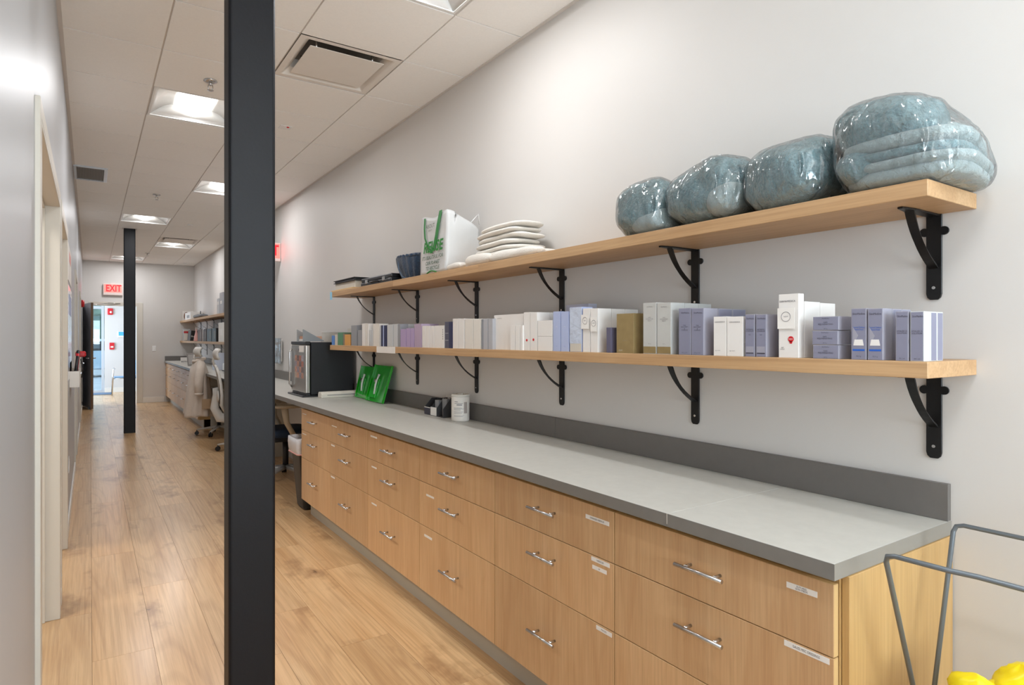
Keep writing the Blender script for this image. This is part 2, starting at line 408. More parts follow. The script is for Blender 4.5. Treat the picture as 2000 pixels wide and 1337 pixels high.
# baseboards on the left wall between doors
seg = [(YB, 2.30), (3.86, 3.96), (5.09, 7.89), (9.06, 11.54), (12.56, YF)]
mb = MB()
for a, b in seg: mb.box(XL, XL+.012, a, b, 0, .10)
struct(mb.build('baseboard_left', M_base, bevel=.003))
mb = MB(); mb.box(XR-.012, XR, YB, .735, 0, .10); struct(mb.build('baseboard_right', M_base, bevel=.003))
# far wall with the open doorway
DX0, DX1, DH = .03, .875, 2.135
mb = MB(); mb.box(XL-LW, DX0, YF, YF+.14, 0, 3.2); mb.box(DX1, XR+.12, YF, YF+.14, 0, 3.2); mb.box(DX0, DX1, YF, YF+.14, DH, 3.2)
struct(mb.build('wall_far', M_wall))
d5 = sempty('door_5', (DX0, YF, 0)); mb = MB()
for x0, x1 in ((DX0-.055, DX0), (DX1, DX1+.10)): mb.box(x0, x1, YF-.016, YF, 0, DH+.055)
mb.box(DX0, DX1, YF-.016, YF, DH, DH+.055)
mb.box(DX0, DX0+.02, YF-.016, YF+.156, 0, DH); mb.box(DX1-.02, DX1, YF-.016, YF+.156, 0, DH); mb.box(DX0+.02, DX1-.02, YF-.016, YF+.156, DH-.02, DH)
mb.build('door_frame', M_trimg, d5, bevel=.002)
struct(MB().box(DX1+.10, 1.40, YF-.012, YF, 0, .12).build('baseboard_far', M_base, bevel=.003))
# open dark door leaf swung into the corridor
hp = Vector((-.112, YF-.10, 0)); fp = Vector((.036, 14.52, 0)); dv = (fp-hp); Ld = dv.length; ang = math.atan2(dv.y, dv.x)
mt = Matrix.Translation(hp) @ Matrix.Rotation(ang, 4, 'Z')
M_leaf = mat('dark_grey_door', (160, 160, 166), .4, var=.08, vscale=4); M_leafE = mat('brown_door_edge', (110, 86, 62), .5)
MB().box(.0, Ld-.006, -.02, .02, .012, DH-.01, mt).build('door_leaf', M_leaf, d5)
MB().box(Ld-.006, Ld, -.021, .021, .012, DH-.01, mt).build('door_leaf_edge', M_leafE, d5)
hb = MB()
for s_ in (-1, 1):
    a = mt @ Vector((Ld-.07, s_*.02, 1.02)); b = mt @ Vector((Ld-.07, s_*.07, 1.02)); c = mt @ Vector((Ld-.19, s_*.07, 1.02))
    hb.cyl(a, b, .012, 8); hb.cyl(b, c, .009, 8)
hb.build('door_handle', M_chrome, d5)
cl = MB(); cl.box(Ld*.25, Ld*.6, .02, .07, DH-.12, DH-.05, mt); p0 = mt @ Vector((Ld*.3, .06, DH-.04)); cl.cyl(p0, (.34, YF-.05, DH+.03), .008, 6); cl.cyl((.34, YF-.05, DH+.03), (.55, YF-.02, DH+.03), .008, 6)
cl.build('door_closer', M_chrome, d5)
st = MB(); q = mt @ Vector((Ld-.1, -.03, .02)); st.box(q.x-.02, q.x+.03, q.y-.02, q.y+.02, 0.0, .05); st.build('door_stop', M_dark, d5)
# vestibule beyond
VX0, VX1 = -1.9, 2.0
struct(MB().box(VX0-.1, VX1+.1, YF+.14, YV+.1, 2.75, 2.85).build('ceiling_vestibule', M_white))
struct(MB().box(VX1, VX1+.1, YF+.14, YV, 0, 2.75).build('wall_vestibule_right', M_wall))
mb = MB(); mb.box(.32, VX1+.1, YV, YV+.12, 0, 2.75); mb.box(VX0, .32, YV, YV+.12, 2.55, 2.75); mb.box(VX0-.1, -1.62, YV, YV+.12, 0, 2.75)
struct(mb.build('wall_vestibule_far', M_wall))
mb = MB(); mb.box(VX0-.1, VX0, YF+.14, 16.0, 0, 2.75); mb.box(VX0-.1, VX0, 18.5, YV, 0, 2.75); mb.box(VX0-.1, VX0, 16, 18.5, 2.5, 2.75)
struct(mb.build('wall_vestibule_left', M_wall))
struct(MB().box(.32, VX1, YV-.014, YV, 0, .12).build('baseboard_vestibule', M_base))
M_alu = mat('pale_aluminium', (206, 214, 222), .35, metal=.5)
w1 = sempty('window_1', (-.6, YV, 0)); mb = MB()
for x in (-1.62, -.70, .25): mb.box(x, x+.06, YV, YV+.1, 0, 2.55)
for z in (0, 2.18, 2.49): mb.box(-1.56, .25, YV+.002, YV+.098, z, z+.07)
mb.build('window_frame', M_alu, w1, bevel=.002)
for x0, x1 in ((-1.56, -.70), (-.64, .25)):
    for z0, z1 in ((.07, 2.18), (2.25, 2.49)): MB().box(x0, x1, YV+.045, YV+.053, z0, z1).build('pane', M_glass, w1)
w2 = sempty('added_side_window', (VX0, 17.25, 0)); mb = MB()  # unseen side glazing, added to light the vestibule
for y in (16.0, 17.22, 18.44): mb.box(VX0-.1, VX0, y, y+.06, 0, 2.5)
for z in (0, 2.43): mb.box(VX0-.098, VX0-.002, 16.06, 18.44, z, z+.07)
mb.build('window_frame', M_alu, w2, bevel=.002)
for a, b in ((16.06, 17.22), (17.28, 18.44)): MB().box(VX0-.055, VX0-.047, a, b, .07, 2.43).build('pane', M_glass, w2)
# outdoors
M_gr = mat('asphalt', (140, 144, 150), .9, var=.1, vscale=3)
struct(MB().box(-14, 14, YV+.12, 42, -.12, -.02).build('parking_lot', M_gr))
M_leafg = mat('tree_foliage', (128, 150, 130), .9, var=.3, vscale=3, bump=1, bscale=12)
for i, (x, y, s_) in enumerate(((-4.6, 33, 1.9), (.7, 36, 2.3), (6.2, 33, 1.9))):
    t = thing('tree', 'tree across the parking lot seen through the narrow entrance glass, %s' % ['left one', 'middle one', 'right one'][i], 'tree', (x, y, -.02))
    MB().cyl((x, y, -.02), (x, y, 2.2), .16, 8, .1).build('trunk', mat('bark', (120, 108, 98), .9), t)
    MB().superell((x, y, 3.4), (s_, 1.5, 2.0), 2.0, 24, 16, .9, 1.1, seed=i).build('foliage', M_leafg, t)
cx, cy = .7, 27.5
t = thing('parked_car', 'silver car parked outside the entrance glass', 'car', (cx, cy, -.02))
MB().prism([(-2.1, .25), (-2.15, .7), (-1.4, .92), (-.8, 1.38), (.8, 1.40), (1.4, .98), (2.1, .85), (2.15, .3)], cy-.85, cy+.85, 'y').build('body', mat('silver_car_paint', (170, 186, 200), .3, metal=.4), t, bevel=.06, seg=3)
MB().prism([(-1.1, .95), (-.72, 1.30), (.72, 1.32), (1.15, 1.0)], cy-.86, cy+.86, 'y').build('window', M_dark, t)
for wx in (-1.35, 1.35): MB().cyl((wx, cy-.88, .31), (wx, cy+.88, .31), .33, 20).build('wheel', M_dark, t)
for o in t.children:
    for v in o.data.vertices: v.co.x += cx

# =================================================================== CEILING FITTINGS
names = {-11: None, -7: 'square recessed ceiling light behind the camera', -3: 'square recessed ceiling light cut off by the top edge of the photo', 1: 'lit square ceiling light just left of the big black column', 5: 'second lit ceiling light, half hidden behind the big black column', 9: 'lit ceiling light right above the far black column', 13: 'ceiling light beyond the square air diffuser near the far wall', 17: 'last ceiling light, against the far wall behind the far column'}
names[-11] = 'hindmost ceiling light behind the camera'
proto = None
for ci, k in lights:
    x0, y0 = GX[ci+1], gy(k); lab = names[k]
    cxx, cyy = x0+TS/2, y0+TS/2
    if proto is None:
        t = thing('ceiling_light', lab, 'ceiling light', (0, 0, 0), 'square recessed lights in the ceiling grid'); h = TS/2-.008
        fr = MB()
        for s_ in (-1, 1):
            fr.box(min(s_*h, s_*(h-.014)), max(s_*h, s_*(h-.014)), -h, h, 3.063, 3.07); fr.box(-h+.014, h-.014, min(s_*h, s_*(h-.014)), max(s_*h, s_*(h-.014)), 3.063, 3.07)
        fr.build('frame', M_white, t)
        for s_ in (-1, 1):
            rf = MB(); n = 8; prof = []
            for i in range(n+1):
                a = i/n; prof.append((s_*(h-.014-(h-.014-.125)*a), 3.068+.085*math.sin(a*PI/2)))
            vs_ = [(x, yy, z) for yy in (-h+.02, h-.02) for x, z in prof]
            rf.add(vs_, [(i, i+1, n+2+i, n+1+i) for i in range(n)], True); o = rf.build('reflector', M_white, t)
            o.modifiers.new('s', 'SOLIDIFY').thickness = .002
        ln = MB(); n = 12; prof = [(-.125+.25*i/n, 3.150-.062*math.sin(PI*i/n)**.8) for i in range(n+1)]
        hh = h-.05
        vs_ = [(x, yy, z) for yy in (-hh, hh) for x, z in prof]
        ln.add(vs_, [(i, i+1, n+2+i, n+1+i) for i in range(n)], True)
        ln.add([(x, yy, z) for yy in (-hh, hh) for x, z in prof], [tuple(range(n+1)), tuple(range(2*n+1, n, -1))])
        ln.build('lens', M_lens, t)
        for s_ in (-1, 1):
            ec = MB(); n = 32; vs_ = []
            for q in (0, 1):
                for i in range(n+1):
                    x = -h+.014+(2*h-.028)*i/n; a = min(1, (h-.014-abs(x))/(h-.014-.125)); zt = 3.0675+.085*math.sin(a*PI/2)
                    vs_.append((x, s_*(h-.012-(.055*(zt-3.0675)/.085 if q else 0)), zt if q else 3.0675))
            ec.add(vs_, [(i, i+1, n+2+i, n+1+i) for i in range(n)], True)
            ec.build('end_cap', M_white, t).modifiers.new('s', 'SOLIDIFY').thickness = .0015
        MB().box(-h, h, -h, h, 3.16, 3.18).build('housing', M_white, t)
        t.location = (cxx, cyy, 0); proto = t
    else: t = copy_tree(proto, (cxx, cyy, 0), label=lab)
    al = area_light('lamp', (cxx, cyy, 3.0862), (0, 0, 0), .13, .42, LAMP_W, (.97, .975, 1.0)); al.parent = t; al.location = (0, 0, 3.0862)
# square plaque diffusers
for k, lab in ((-1, 'large square air diffuser with a plaque, nearest in the ceiling beside the column'), (12, 'small looking square air diffuser just before the far ceiling light')):
    x0, y0 = GX[2], gy(k); t = thing('air_diffuser', lab, 'air vent', (x0+TS/2, y0+TS/2, 3.06)); h = TS/2-.006; c = (x0+TS/2, y0+TS/2)
    fr = MB(); rings = [(h, 3.062), (h-.035, 3.062), (h-.075, 3.10), (h-.085, 3.15)]
    vs_ = [(c[0]+sx*r, c[1]+sy*r, z) for r, z in rings for sx, sy in ((-1, -1), (1, -1), (1, 1), (-1, 1))]
    fs_ = [(i*4+q, i*4+(q+1) % 4, (i+1)*4+(q+1) % 4, (i+1)*4+q) for i in range(3) for q in range(4)]
    fr.add(vs_, fs_); fr.build('frame', mat('diffuser_enamel', (228, 222, 214), .5), t, bevel=.004)
    MB().box(c[0]-h+.04, c[0]+h-.04, c[1]-h+.04, c[1]+h-.04, 3.15, 3.155).build('throat', mat('dark_duct', (128, 126, 122), .6), t)
    MB().box(c[0]-.222, c[0]+.222, c[1]-.205, c[1]+.205, 3.058, 3.062).build('plaque', mat('diffuser_enamel', (214, 206, 196), .5), t, bevel=.003)
    for sx, sy in ((-1, -1), (1, -1), (1, 1), (-1, 1)): MB().cyl((c[0]+sx*.17, c[1]+sy*.15, 3.062), (c[0]+sx*.17, c[1]+sy*.15, 3.15), .006, 8).build('hanger', M_chrome, t)
# return grille at left wall
t = thing('return_grille', 'grey slatted return air grille in the ceiling beside the left wall', 'air vent', (.005, 7.3, 3.06))
gx0, gx1, gy0_, gy1 = XL+.006, .148, 7.01, 7.60; mb = MB()
mb.box(gx0, gx0+.022, gy0_, gy1, 3.050, 3.062); mb.box(gx1-.030, gx1, gy0_, gy1, 3.050, 3.062); mb.box(gx0+.022, gx1-.03, gy0_, gy0_+.03, 3.050, 3.062); mb.box(gx0+.022, gx1-.03, gy1-.03, gy1, 3.050, 3.062)
mb.build('frame', M_alu, t, bevel=.002)
MB().box(gx0+.022, gx1-.03, gy0_+.03, gy1-.03, 3.0605, 3.0615).build('backing', mat('dark_duct', (128, 126, 122), .6), t)
n = 18
for i in range(n):
    x = gx0+.026+(gx1-gx0-.06)*i/(n-1); MB().box(x, x+.004, gy0_+.03, gy1-.03, 3.0515, 3.0605).build('slat', mat('slat_grey', (150, 150, 148), .5), t)
# sprinklers
def sprinkler(x, y, lab, cat='sprinkler', dk=True):
    t = thing('sprinkler', lab, cat, (x, y, 3.062))
    m = M_chrome if dk else M_white
    MB().lathe([(.012, 3.062), (.040, 3.062), (.042, 3.056), (.030, 3.050), (.012, 3.050)], 20, (x, y, 0)).build('escutcheon', m, t)
    if dk:
        mb = MB(); mb.cyl((x, y, 3.051), (x, y, 3.03), .009, 10); mb.tube([(x-.012, y, 3.035), (x-.015, y, 3.015), (x, y, 3.0)], .0025, 6); mb.tube([(x+.012, y, 3.035), (x+.015, y, 3.015), (x, y, 3.0)], .0025, 6); mb.build('frame_arms', m, t)
        MB().lathe([(.002, 3.002), (.019, 3.001), (.019, 2.998), (.002, 2.998)], 16, (x, y, 0)).build('deflector', m, t)
sprinkler(.647, 4.257, 'chrome fire sprinkler in the ceiling just before the nearest lit light')
sprinkler(.642, 7.968, 'chrome fire sprinkler in the ceiling between the two lights left of the column')
sprinkler(.93, 13.55, 'dark fire sprinkler in the ceiling closest to the far wall')
sprinkler(1.225, 9.82, 'white capped round sprinkler in the ceiling beside the far half of the room', dk=False)
sprinkler(1.75, 14.9, 'tiny white round ceiling cap in the far right corner tile', dk=False)
t = thing('ceiling_sensor', 'small white square ceiling plate with a red dot right of the big column', 'sensor', (1.28, 4.87, 3.062))
MB().box(1.235, 1.325, 4.84, 4.93, 3.058, 3.062).build('plate', M_white, t, bevel=.003)
MB().lathe([(.004, 3.052), (.010, 3.055), (.011, 3.058)], 12, (1.295, 4.86, 0)).build('dot', M_red, t)

# =================================================================== COLUMNS
def rr(x0, x1, y0, y1, r, n=4):
    P = []
    for cx_, cy_, a in ((x1-r, y1-r, 0), (x0+r, y1-r, 90), (x0+r, y0+r, 180), (x1-r, y0+r, 270)):
        for i in range(n+1): t_ = math.radians(a+90*i/n); P.append((cx_+r*math.cos(t_), cy_+r*math.sin(t_)))
    return P
def column(x0, y0, w, d, lab):
    t = thing('steel_column', lab, 'column', (x0+w/2, y0+d/2, 0))
    MB().prism(rr(x0, x0+w, y0, y0+d, .012), 0, 3.19, 'z').build('shaft', M_black, t)
    MB().box(x0-.02, x0+w+.02, y0-.02, y0+d+.02, 3.056, 3.061).build('ceiling_collar', M_grid, t)
    return t
NY = 2.29
column(.407, NY, .160, .100, 'large black square steel column in the foreground, nearest the camera')
column(.424, 10.62, .152, .100, 'black square steel column standing far down the corridor')

# =================================================================== CABINETS AND WORKTOP
CXF = 1.42
near_edges = [.746+.6975*i for i in range(7)]
LAB = ['nearest', 'second', 'third', 'fourth', 'fifth', 'sixth and farthest']
M_gap = mat('cabinet_shadow_box', (60, 48, 38), .8)
def cabinet(y0, y1, lab, group, first_end=False, last_end=False):
    t = thing('drawer_cabinet', lab, 'cabinet', (1.71, (y0+y1)/2, 0), group)
    MB().box(CXF+.022, 1.99, y0+.0005, y1-.0005, .135, .8755).build('carcass', M_endp, t)
    MB().box(1.50, 1.51, y0, y1+(.018 if abs(y1-near_edges[6]) < 1e-6 else 0), 0, .135).build('toe_kick', M_kick, t)
    yc = (y0+y1)/2
    for z0, z1, zh in ((.6915, .857, .782), (.4715, .6885, .611), (.140, .4685, .319)):
        d = MB((0, 0, 0)).box(CXF, CXF+.019, y0+.0018, y1-.0018, z0, z1).build('drawer', M_drawer, t, bevel=.0008)
        b = MB().box(CXF+.0008, CXF+.0182, y0+.0012, y0+.0019, z0+.001, z1-.001); b.box(CXF+.0008, CXF+.0182, y0+.002, y1-.002, z1-.0004, z1+.0004); b.build('edge_band', M_edge, d)
        hm = MB(); hm.cyl((CXF-.034, yc-.078, zh), (CXF-.034, yc+.078, zh), .0058, 12)
        for s_ in (-1, 1): hm.cyl((CXF-.034, yc+s_*.048, zh), (CXF+.001, yc+s_*.048, zh), .0048, 10)
        hm.build('handle', M_chrome, d)
    return t
cabs = []
for i in range(6):
    cabs.append(cabinet(near_edges[i], near_edges[i+1], '%s oak three-drawer cabinet under the long grey worktop' % LAB[i], 'oak drawer cabinets under the near worktop'))
# end panel at the near end
ep = thing('end_panel', 'tall yellowish oak end panel closing the near end of the cabinets', 'panel', (1.7, .74, 0))
MB().box(CXF+.030, 1.995, .728, .7455, 0, .8755).build('board', M_endp, ep, bevel=.001)
ep2 = thing('end_panel', 'oak end panel at the far end of the near cabinets, beside the waste bin', 'panel', (1.7, 4.935, 0))
MB().box(CXF+.022, 1.995, near_edges[6], near_edges[6]+.018, .135, .8755).build('board', M_endp, ep2, bevel=.001)
# paper labels on the drawer fronts
lab_boxes = [(.785, .860, .815, .829, 'SUTURES\nSKIN MEDS', 'first'), (.757, .866, .672, .686, 'GAUZE MISC. DRESSINGS', ''), (1.466, 1.579, .806, .820, 'SYRINGES NEEDLES', ''), (1.464, 1.551, .671, .685, 'NEEDLES', ''), (1.478, 1.546, .645, .658, 'IV', ''), (1.454, 1.527, .449, .463, 'PACKS', ''),
 (2.679, 2.76, .628, .638, '', ''), (2.700, 2.782, .419, .431, '', ''), (3.392, 3.49, .826, .836, '', ''), (3.398, 3.474, .646, .655, '', ''), (3.398, 3.474, .427, .436, '', ''), (4.094, 4.197, .806, .812, '', ''), (4.135, 4.21, .668, .678, '', ''), (4.135, 4.215, .447, .457, '', ''), (4.80, 4.90, .818, .824, '', ''), (4.80, 4.90, .66, .666, '', '')]
def cab_for(y): return cabs[min(5, max(0, int((y-.746)/.6975)))]
for y0, y1, z0, z1, s_, _ in lab_boxes:
    c = cab_for((y0+y1)/2); dr = [o for o in c.children if o.name.startswith('drawer')]
    zz = (z0+z1)/2; d = dr[0] if zz > .69 else dr[1] if zz > .47 else dr[2]
    ORG[d.name] = ORG[c.name]
    pl = MB().box(CXF-.0008, CXF, y0, y1, z0, z1).build('paper_label', M_paper, d, label='white paper label stuck on the drawer front')
    if s_:
        mb = MB(); text_on(mb, s_, (CXF-.0011, (y0+y1)/2, zz), .0085 if '\n' not in s_ else .0062, maxw=(y1-y0)*.6); tx = mb.build('printed_text', M_ink, d)
# far cabinets beyond the desk
FC0 = 10.55
fe = [FC0+(YF-.012-FC0)/7*i for i in range(8)]
fl = ['first', 'second', 'third', 'fourth', 'fifth', 'sixth', 'last']
for i in range(7):
    cabinet(fe[i], fe[i+1], '%s drawer cabinet of the far run, counted from the desk towards the far wall' % fl[i].capitalize(), 'drawer cabinets of the far run')
# worktop
wt = thing('worktop', 'long grey laminate worktop with raised backsplash along the right wall', 'worktop', (1.7, 8, .9))
WX = 1.395; mb_s = [(.734, 1.206), (1.2068, 4.954), (4.9548, FC0-.6), (FC0-.5992, YF-.001)]
for a, b in mb_s:
    MB().box(WX+.0012, XR-.001, a, b, .8762, .914).build('slab', M_counter, wt, bevel=.0008)
    MB().box(WX, WX+.0012, a+.0003, b-.0003, .8764, .9136).build('front_edge', M_counter_shaded, wt)
for a, b in ((.734, 2.431), (2.4318, 5.2), (5.2008, 10.0), (10.0008, YF-.02)):
    MB().box(XR-.019, XR-.001, a, b, .9143, 1.016).build('backsplash', M_splash, wt, bevel=.001)
MB().box(WX+.01, XR-.02, YF-.019, YF-.001, .9143, 1.016).build('backsplash', M_splash, wt, bevel=.001)
MB().box(WX+.0003, XR-.0015, .7328, .734, .8764, .9136).build('end_edge', mat('grey_laminate_half_shaded_end', (140, 136, 128), .4), wt)  # same laminate as the top, with its end shade put into the colour
# seam chip
MB().box(WX-.0006, WX, 1.2055, 1.2075, .884, .914).build('seam_filler', mat('pale_seam', (205, 200, 190), .5), wt)
# desk supports in the knee space
for y, lab in ((7.55, 'grey support panel under the desk between the chairs'), (FC0-.03, 'pale support panel under the far end of the desk')):
    s_ = MB((1.75, y, 0)).box(1.60, 1.99, y-.012, y+.012, 0, .8755).build('desk_support', M_kick); tag(s_, lab, 'panel')

# =================================================================== SHELVES AND BRACKETS
SX = 1.7095; SZ = {'u': (1.7645, 1.8055), 'l': (1.3195, 1.3605)}
def shelf(y0, y1, which, lab, grp=None):
    z0, z1 = SZ[which]; o = MB((1.85, (y0+y1)/2, z0)).box(SX, XR-.001, y0, y1, z0, z1).build('wall_shelf', M_shelf, bevel=.0012)
    return tag(o, lab, 'shelf', grp)
shelf(.6755, 2.733, 'u', 'upper oak wall shelf board carrying the wrapped blankets')
shelf(2.7338, 3.816, 'u', 'short middle board of the upper oak shelf under the shopping bag')
shelf(3.8168, 5.10, 'u', 'far board of the upper oak shelf under the black case')
shelf(.6755, 2.733, 'l', 'near board of the lower oak shelf under the lavender and white boxes')
shelf(2.7338, 5.10, 'l', 'far board of the lower oak shelf ending beside the black mini fridge')
shelf(8.9, YF-.002, 'u', 'upper shelf in the far corner above the far cabinets')
shelf(8.9, YF-.002, 'l', 'lower shelf in the far corner above the far cabinets')
bp = None
bl = ['nearest', 'second', 'third', 'fourth', 'fifth', 'sixth']
def mkbracket(lab, grp):
    t = thing('shelf_bracket', lab, 'bracket', (0, 0, 0), grp); w = .019
    v = MB(); P = [(-w, 0), (w, 0), (w, -.222), (w*.86, -.232), (w*.5, -.2385), (-w*.5, -.2385), (-w*.86, -.232), (-w, -.222)]
    v.prism(P, -.0065, -.0005, 'x'); v.build('wall_plate', M_iron, t, bevel=.001)
    e = MB()
    for s_ in (-1, 1): e.cyl((-.0068, s_*(w+.005), -.047), (-.0006, s_*(w+.005), -.047), .0118, 16)
    e.build('ear', M_iron, t)
    a = MB(); a.prism([(-.0065, -w*.8), (-.0065, w*.8), (-.15, w*.8), (-.205, w*.35), (-.205, -w*.35), (-.15, -w*.8)], -.0055, -.0004, 'z'); a.build('arm', M_iron, t, bevel=.001)
    b = MB(); n = 9; Q = []
    for i in range(n+1):
        u = i/n; ang_ = u*PI/2
        x = -.150+.142*(1-math.cos(ang_))*.55+.142*u*.45; z = -.006-.142*math.sin(ang_)*.35-.142*u*.65
        Q.append((x, z))
    vs_ = []
    for (x, z) in Q:
        for dy in (-.0115, .0115):
            for s_ in (-.0062, .0062): vs_.append((x+s_, dy, z-s_))
    fs_ = []
    for i in range(n):
        o_ = i*4
        for q0, q1 in ((0, 1), (1, 3), (3, 2), (2, 0)): fs_.append((o_+q0, o_+q1, o_+4+q1, o_+4+q0))
    fs_ += [(0, 1, 3, 2), (n*4, n*4+2, n*4+3, n*4+1)]
    b.add(vs_, fs_); b.build('brace', M_iron, t)
    s2 = MB(); s2.cyl((-.009, 0, -.205), (-.0066, 0, -.205), .0045, 10); s2.build('screw', M_chrome, t)
    return t
for wh in 'ul':
    ys = [(.773+.8125*i, '%s black iron bracket under the %s near shelf' % (bl[i].capitalize(), {'u': 'upper', 'l': 'lower'}[wh])) for i in range(6)]
    if True:
        fb = ['first', 'second', 'third', 'fourth', 'fifth', 'sixth', 'seventh']
        ys += [(9.5+.8125*i, '%s black bracket under the %s far corner shelf, from the column' % (fb[i].capitalize(), {'u': 'upper', 'l': 'lower'}[wh])) for i in range(7)]
    for y, lb in ys:
        grp = 'black iron shelf brackets'
        if bp is None: bp = mkbracket(lb, grp); bp.location = (XR-.0005, y, SZ[wh][0])
        else: copy_tree(bp, (XR-.0005, y, SZ[wh][0]), label=lb)
# shelf label strip, blue tape
o = MB((SX, 3.9, 1.34)).box(SX-.0012, SX, 3.775, 4.09, 1.316, 1.3605).build('shelf_label', M_paper); tag(o, 'blank white paper label on the front edge of the lower shelf', 'label')
o = MB((SX, 5.07, 1.8)).box(SX-.0015, SX-.0002, 5.045, 5.095, 1.742, 1.806).build('blue_tape', mat('blue_tape', (150, 205, 232), .6)); tag(o, 'strip of light blue tape on the far end of the upper shelf', 'tape')

# =================================================================== PRODUCT BOXES (lower shelf)
SHZ = SZ['l'][1]
def C(n, rgb): return mat('carton_'+n, rgb, .48, var=.015)
C_w = C('white', (232, 229, 225)); C_w2 = C('warm_white', (226, 222, 214)); C_lav = C('lavender', (134, 135, 155)); C_lavs = C('lavender_side', (158, 157, 170)); C_gy = C('grey', (176, 177, 182)); C_gyp = C('pale_grey', (200, 203, 205))
C_navy = C('navy', (44, 48, 82)); C_slate = C('slate', (84, 84, 100)); C_pur = C('lilac', (178, 158, 196)); C_pur2 = C('mauve', (182, 162, 186)); C_blu = C('light_blue', (176, 188, 222)); C_gold = mat('carton_gold', (150, 130, 88), .35, metal=.15, var=.1, vscale=30)
C_sil = mat('carton_silver', (196, 197, 194), .3, metal=.15, var=.02); C_gr = C('green', (88, 138, 104)); C_or = C('orange', (214, 158, 84)); C_bl = C('blue', (92, 140, 208)); C_br = C('taupe', (140, 128, 110)); C_bg = C('beige', (206, 200, 188)); C_dk = C('dark_lavender', (96, 94, 116)); C_gyd = C('mid_grey', (146, 148, 152))
XB = 1.722
def carton(u0, u1, vt, m, lab, dep=.055, n=1, xf=XB, front=None, text=None, gap=.0012, side=None, group='product boxes on the lower shelf', z0=None, z1=None, extra=None, lab_behind=None, dy=0.0):
    y1, y0 = yx(u0, xf)-gap+dy, yx(u1, xf)+gap+dy
    if z0 is None: z0 = SHZ
    if z1 is None: z1 = on_x((u0+u1)/2, vt, xf)[2]
    outs = []
    for i in range(n):
        x0 = xf+i*(dep+.002); lb = lab if i == 0 else (lab_behind or lab+', box behind it')
        if i == 1 and n > 2 or i > 1: lb = lab.replace('carton', 'carton')+', %s row back' % ['', 'first', 'second', 'third', 'fourth'][i]
        t = thing('product_box', lb, 'box', (x0+dep/2, (y0+y1)/2, z0), group)
        MB().box(x0, x0+dep, y0, y1, z0+.0002, z1).build('carton', side or m, t, bevel=.0006)
        if i == 0 and front is not None:
            e = .0018
            MB().box(x0-.0006, x0-.00005, y0+e, y1-e, z0+e, z1-e).build('front_panel', front, t)
        elif i > 0 and front is not None:
            MB().box(x0+.004, x0+dep-.003, y0-.0005, y0-.00005, z0+.002, z1-.003).build('side_panel', front, t)
        if i == 0 and text:
            yc = (y0+y1)/2
            for (s_, fz, hh, mi, off) in text:
                mb = MB(); text_on(mb, s_, (x0-.0009, yc+off*(y1-y0), z0+(z1-z0)*fz), hh, maxw=(y1-y0)*.8); mb.build('printed_text', mi, t)
        if i == 0 and extra: extra(t, x0, y0, y1, z0, z1)
        outs.append(t)
    return outs
B_SM = 'SkinMedica'; B_DM = 'DERMAMEDICA'
def tx_sm(mid, bot='56.7 g / 2 Oz', ink=None, h=.006): return [(B_SM, .9, .0075, ink or M_ink, -.05), (mid, .58, h, ink or M_ink, 0), (bot, .05, .0045, ink or M_ink, 0)]
# far end small ones
carton(647.8, 653, 655, C_bl, 'small bright blue carton at the far end of the lower shelf', .04)
carton(654, 659.2, 653, C_bg, 'small beige carton right beside the bright blue one', .04)
carton(659.8, 669.4, 649, C_gr, 'green carton near the far end of the lower shelf', .05, n=2)
carton(670, 672.8, 651, C_br, 'narrow taupe carton between the green and orange ones', .05)
carton(673.2, 684, 653, C_or, 'orange carton near the far end of the lower shelf', .05, n=2)
carton(685.8, 697, 635, C_gyd, 'blue-grey carton next to the orange one', .06, n=2)
carton(698.4, 706.3, 644, C_gyd, 'short grey carton next to the blue-grey one', .05)
carton(699, 706, 634.5, C_slate, 'dark box behind the short grey carton', .05, xf=1.872)
carton(707, 713.5, 631.5, C_w, 'first of three slim tall white cartons, next to the grey ones', .06)
carton(713.9, 717, 631.5, C_w2, 'second of three slim tall white cartons', .06)
carton(717.4, 720.6, 631.5, C_w, 'third of three slim tall white cartons', .06, n=2)
carton(721.6, 724.6, 644, C_gyp, 'short pale grey carton, left of a pair', .05)
carton(725, 728, 644, C_gyp, 'short pale grey carton, right of a pair', .05)
carton(721.6, 728, 636, C_gyd, 'grey box behind the short pale grey pair', .05, xf=1.872)
carton(728.6, 741, 632, C_w2, 'broad warm white carton left of the navy striped ones', .07)
for a, b, c, l in ((742, 744, C_gyp, 'thin pale stripe carton left of the navy pair'), (744.2, 747.4, C_navy, 'slim navy carton, left of a pair'), (747.8, 749.6, C_blu, 'thin light blue carton between two navy ones'), (749.9, 754.4, C_navy, 'slim navy carton, right of a pair')):
    carton(a, b, 635, c, l, .06, gap=.0006)
carton(756, 767.4, 633.5, C_gyp, 'pale grey carton right of the navy pair', .06, n=2)
carton(768.4, 776.6, 632.4, C_gyp, 'pale grey carton left of the lilac ones', .06, n=2)
carton(777, 781.4, 632.4, C_gyd, 'thin grey carton touching the lilac ones', .06)
carton(783, 792, 634, C_bg, 'beige box behind the first lilac carton', .05, xf=1.872); carton(795, 805, 637, C_bg, 'beige box behind the lilac pair', .05, xf=1.872)
carton(782.2, 792.6, 642.4, C_pur, 'short lilac carton, leftmost of three', .05)
carton(793.6, 800.8, 640.6, C_pur, 'short lilac carton, middle of three', .05)
carton(801.4, 808.2, 640.6, C_pur, 'short lilac carton, rightmost of three', .05)
carton(809.2, 823, 632.2, C_pur2, 'tall mauve carton right of the short lilac ones', .06, n=2)
for i, (a, b) in enumerate(((824.4, 830.8), (831.2, 838.2), (838.8, 843.2), (843.6, 848))):
    carton(a, b, 636, C_w, ['first', 'second', 'third', 'fourth'][i]+' slim white carton right of the mauve one', .06, gap=.0007)
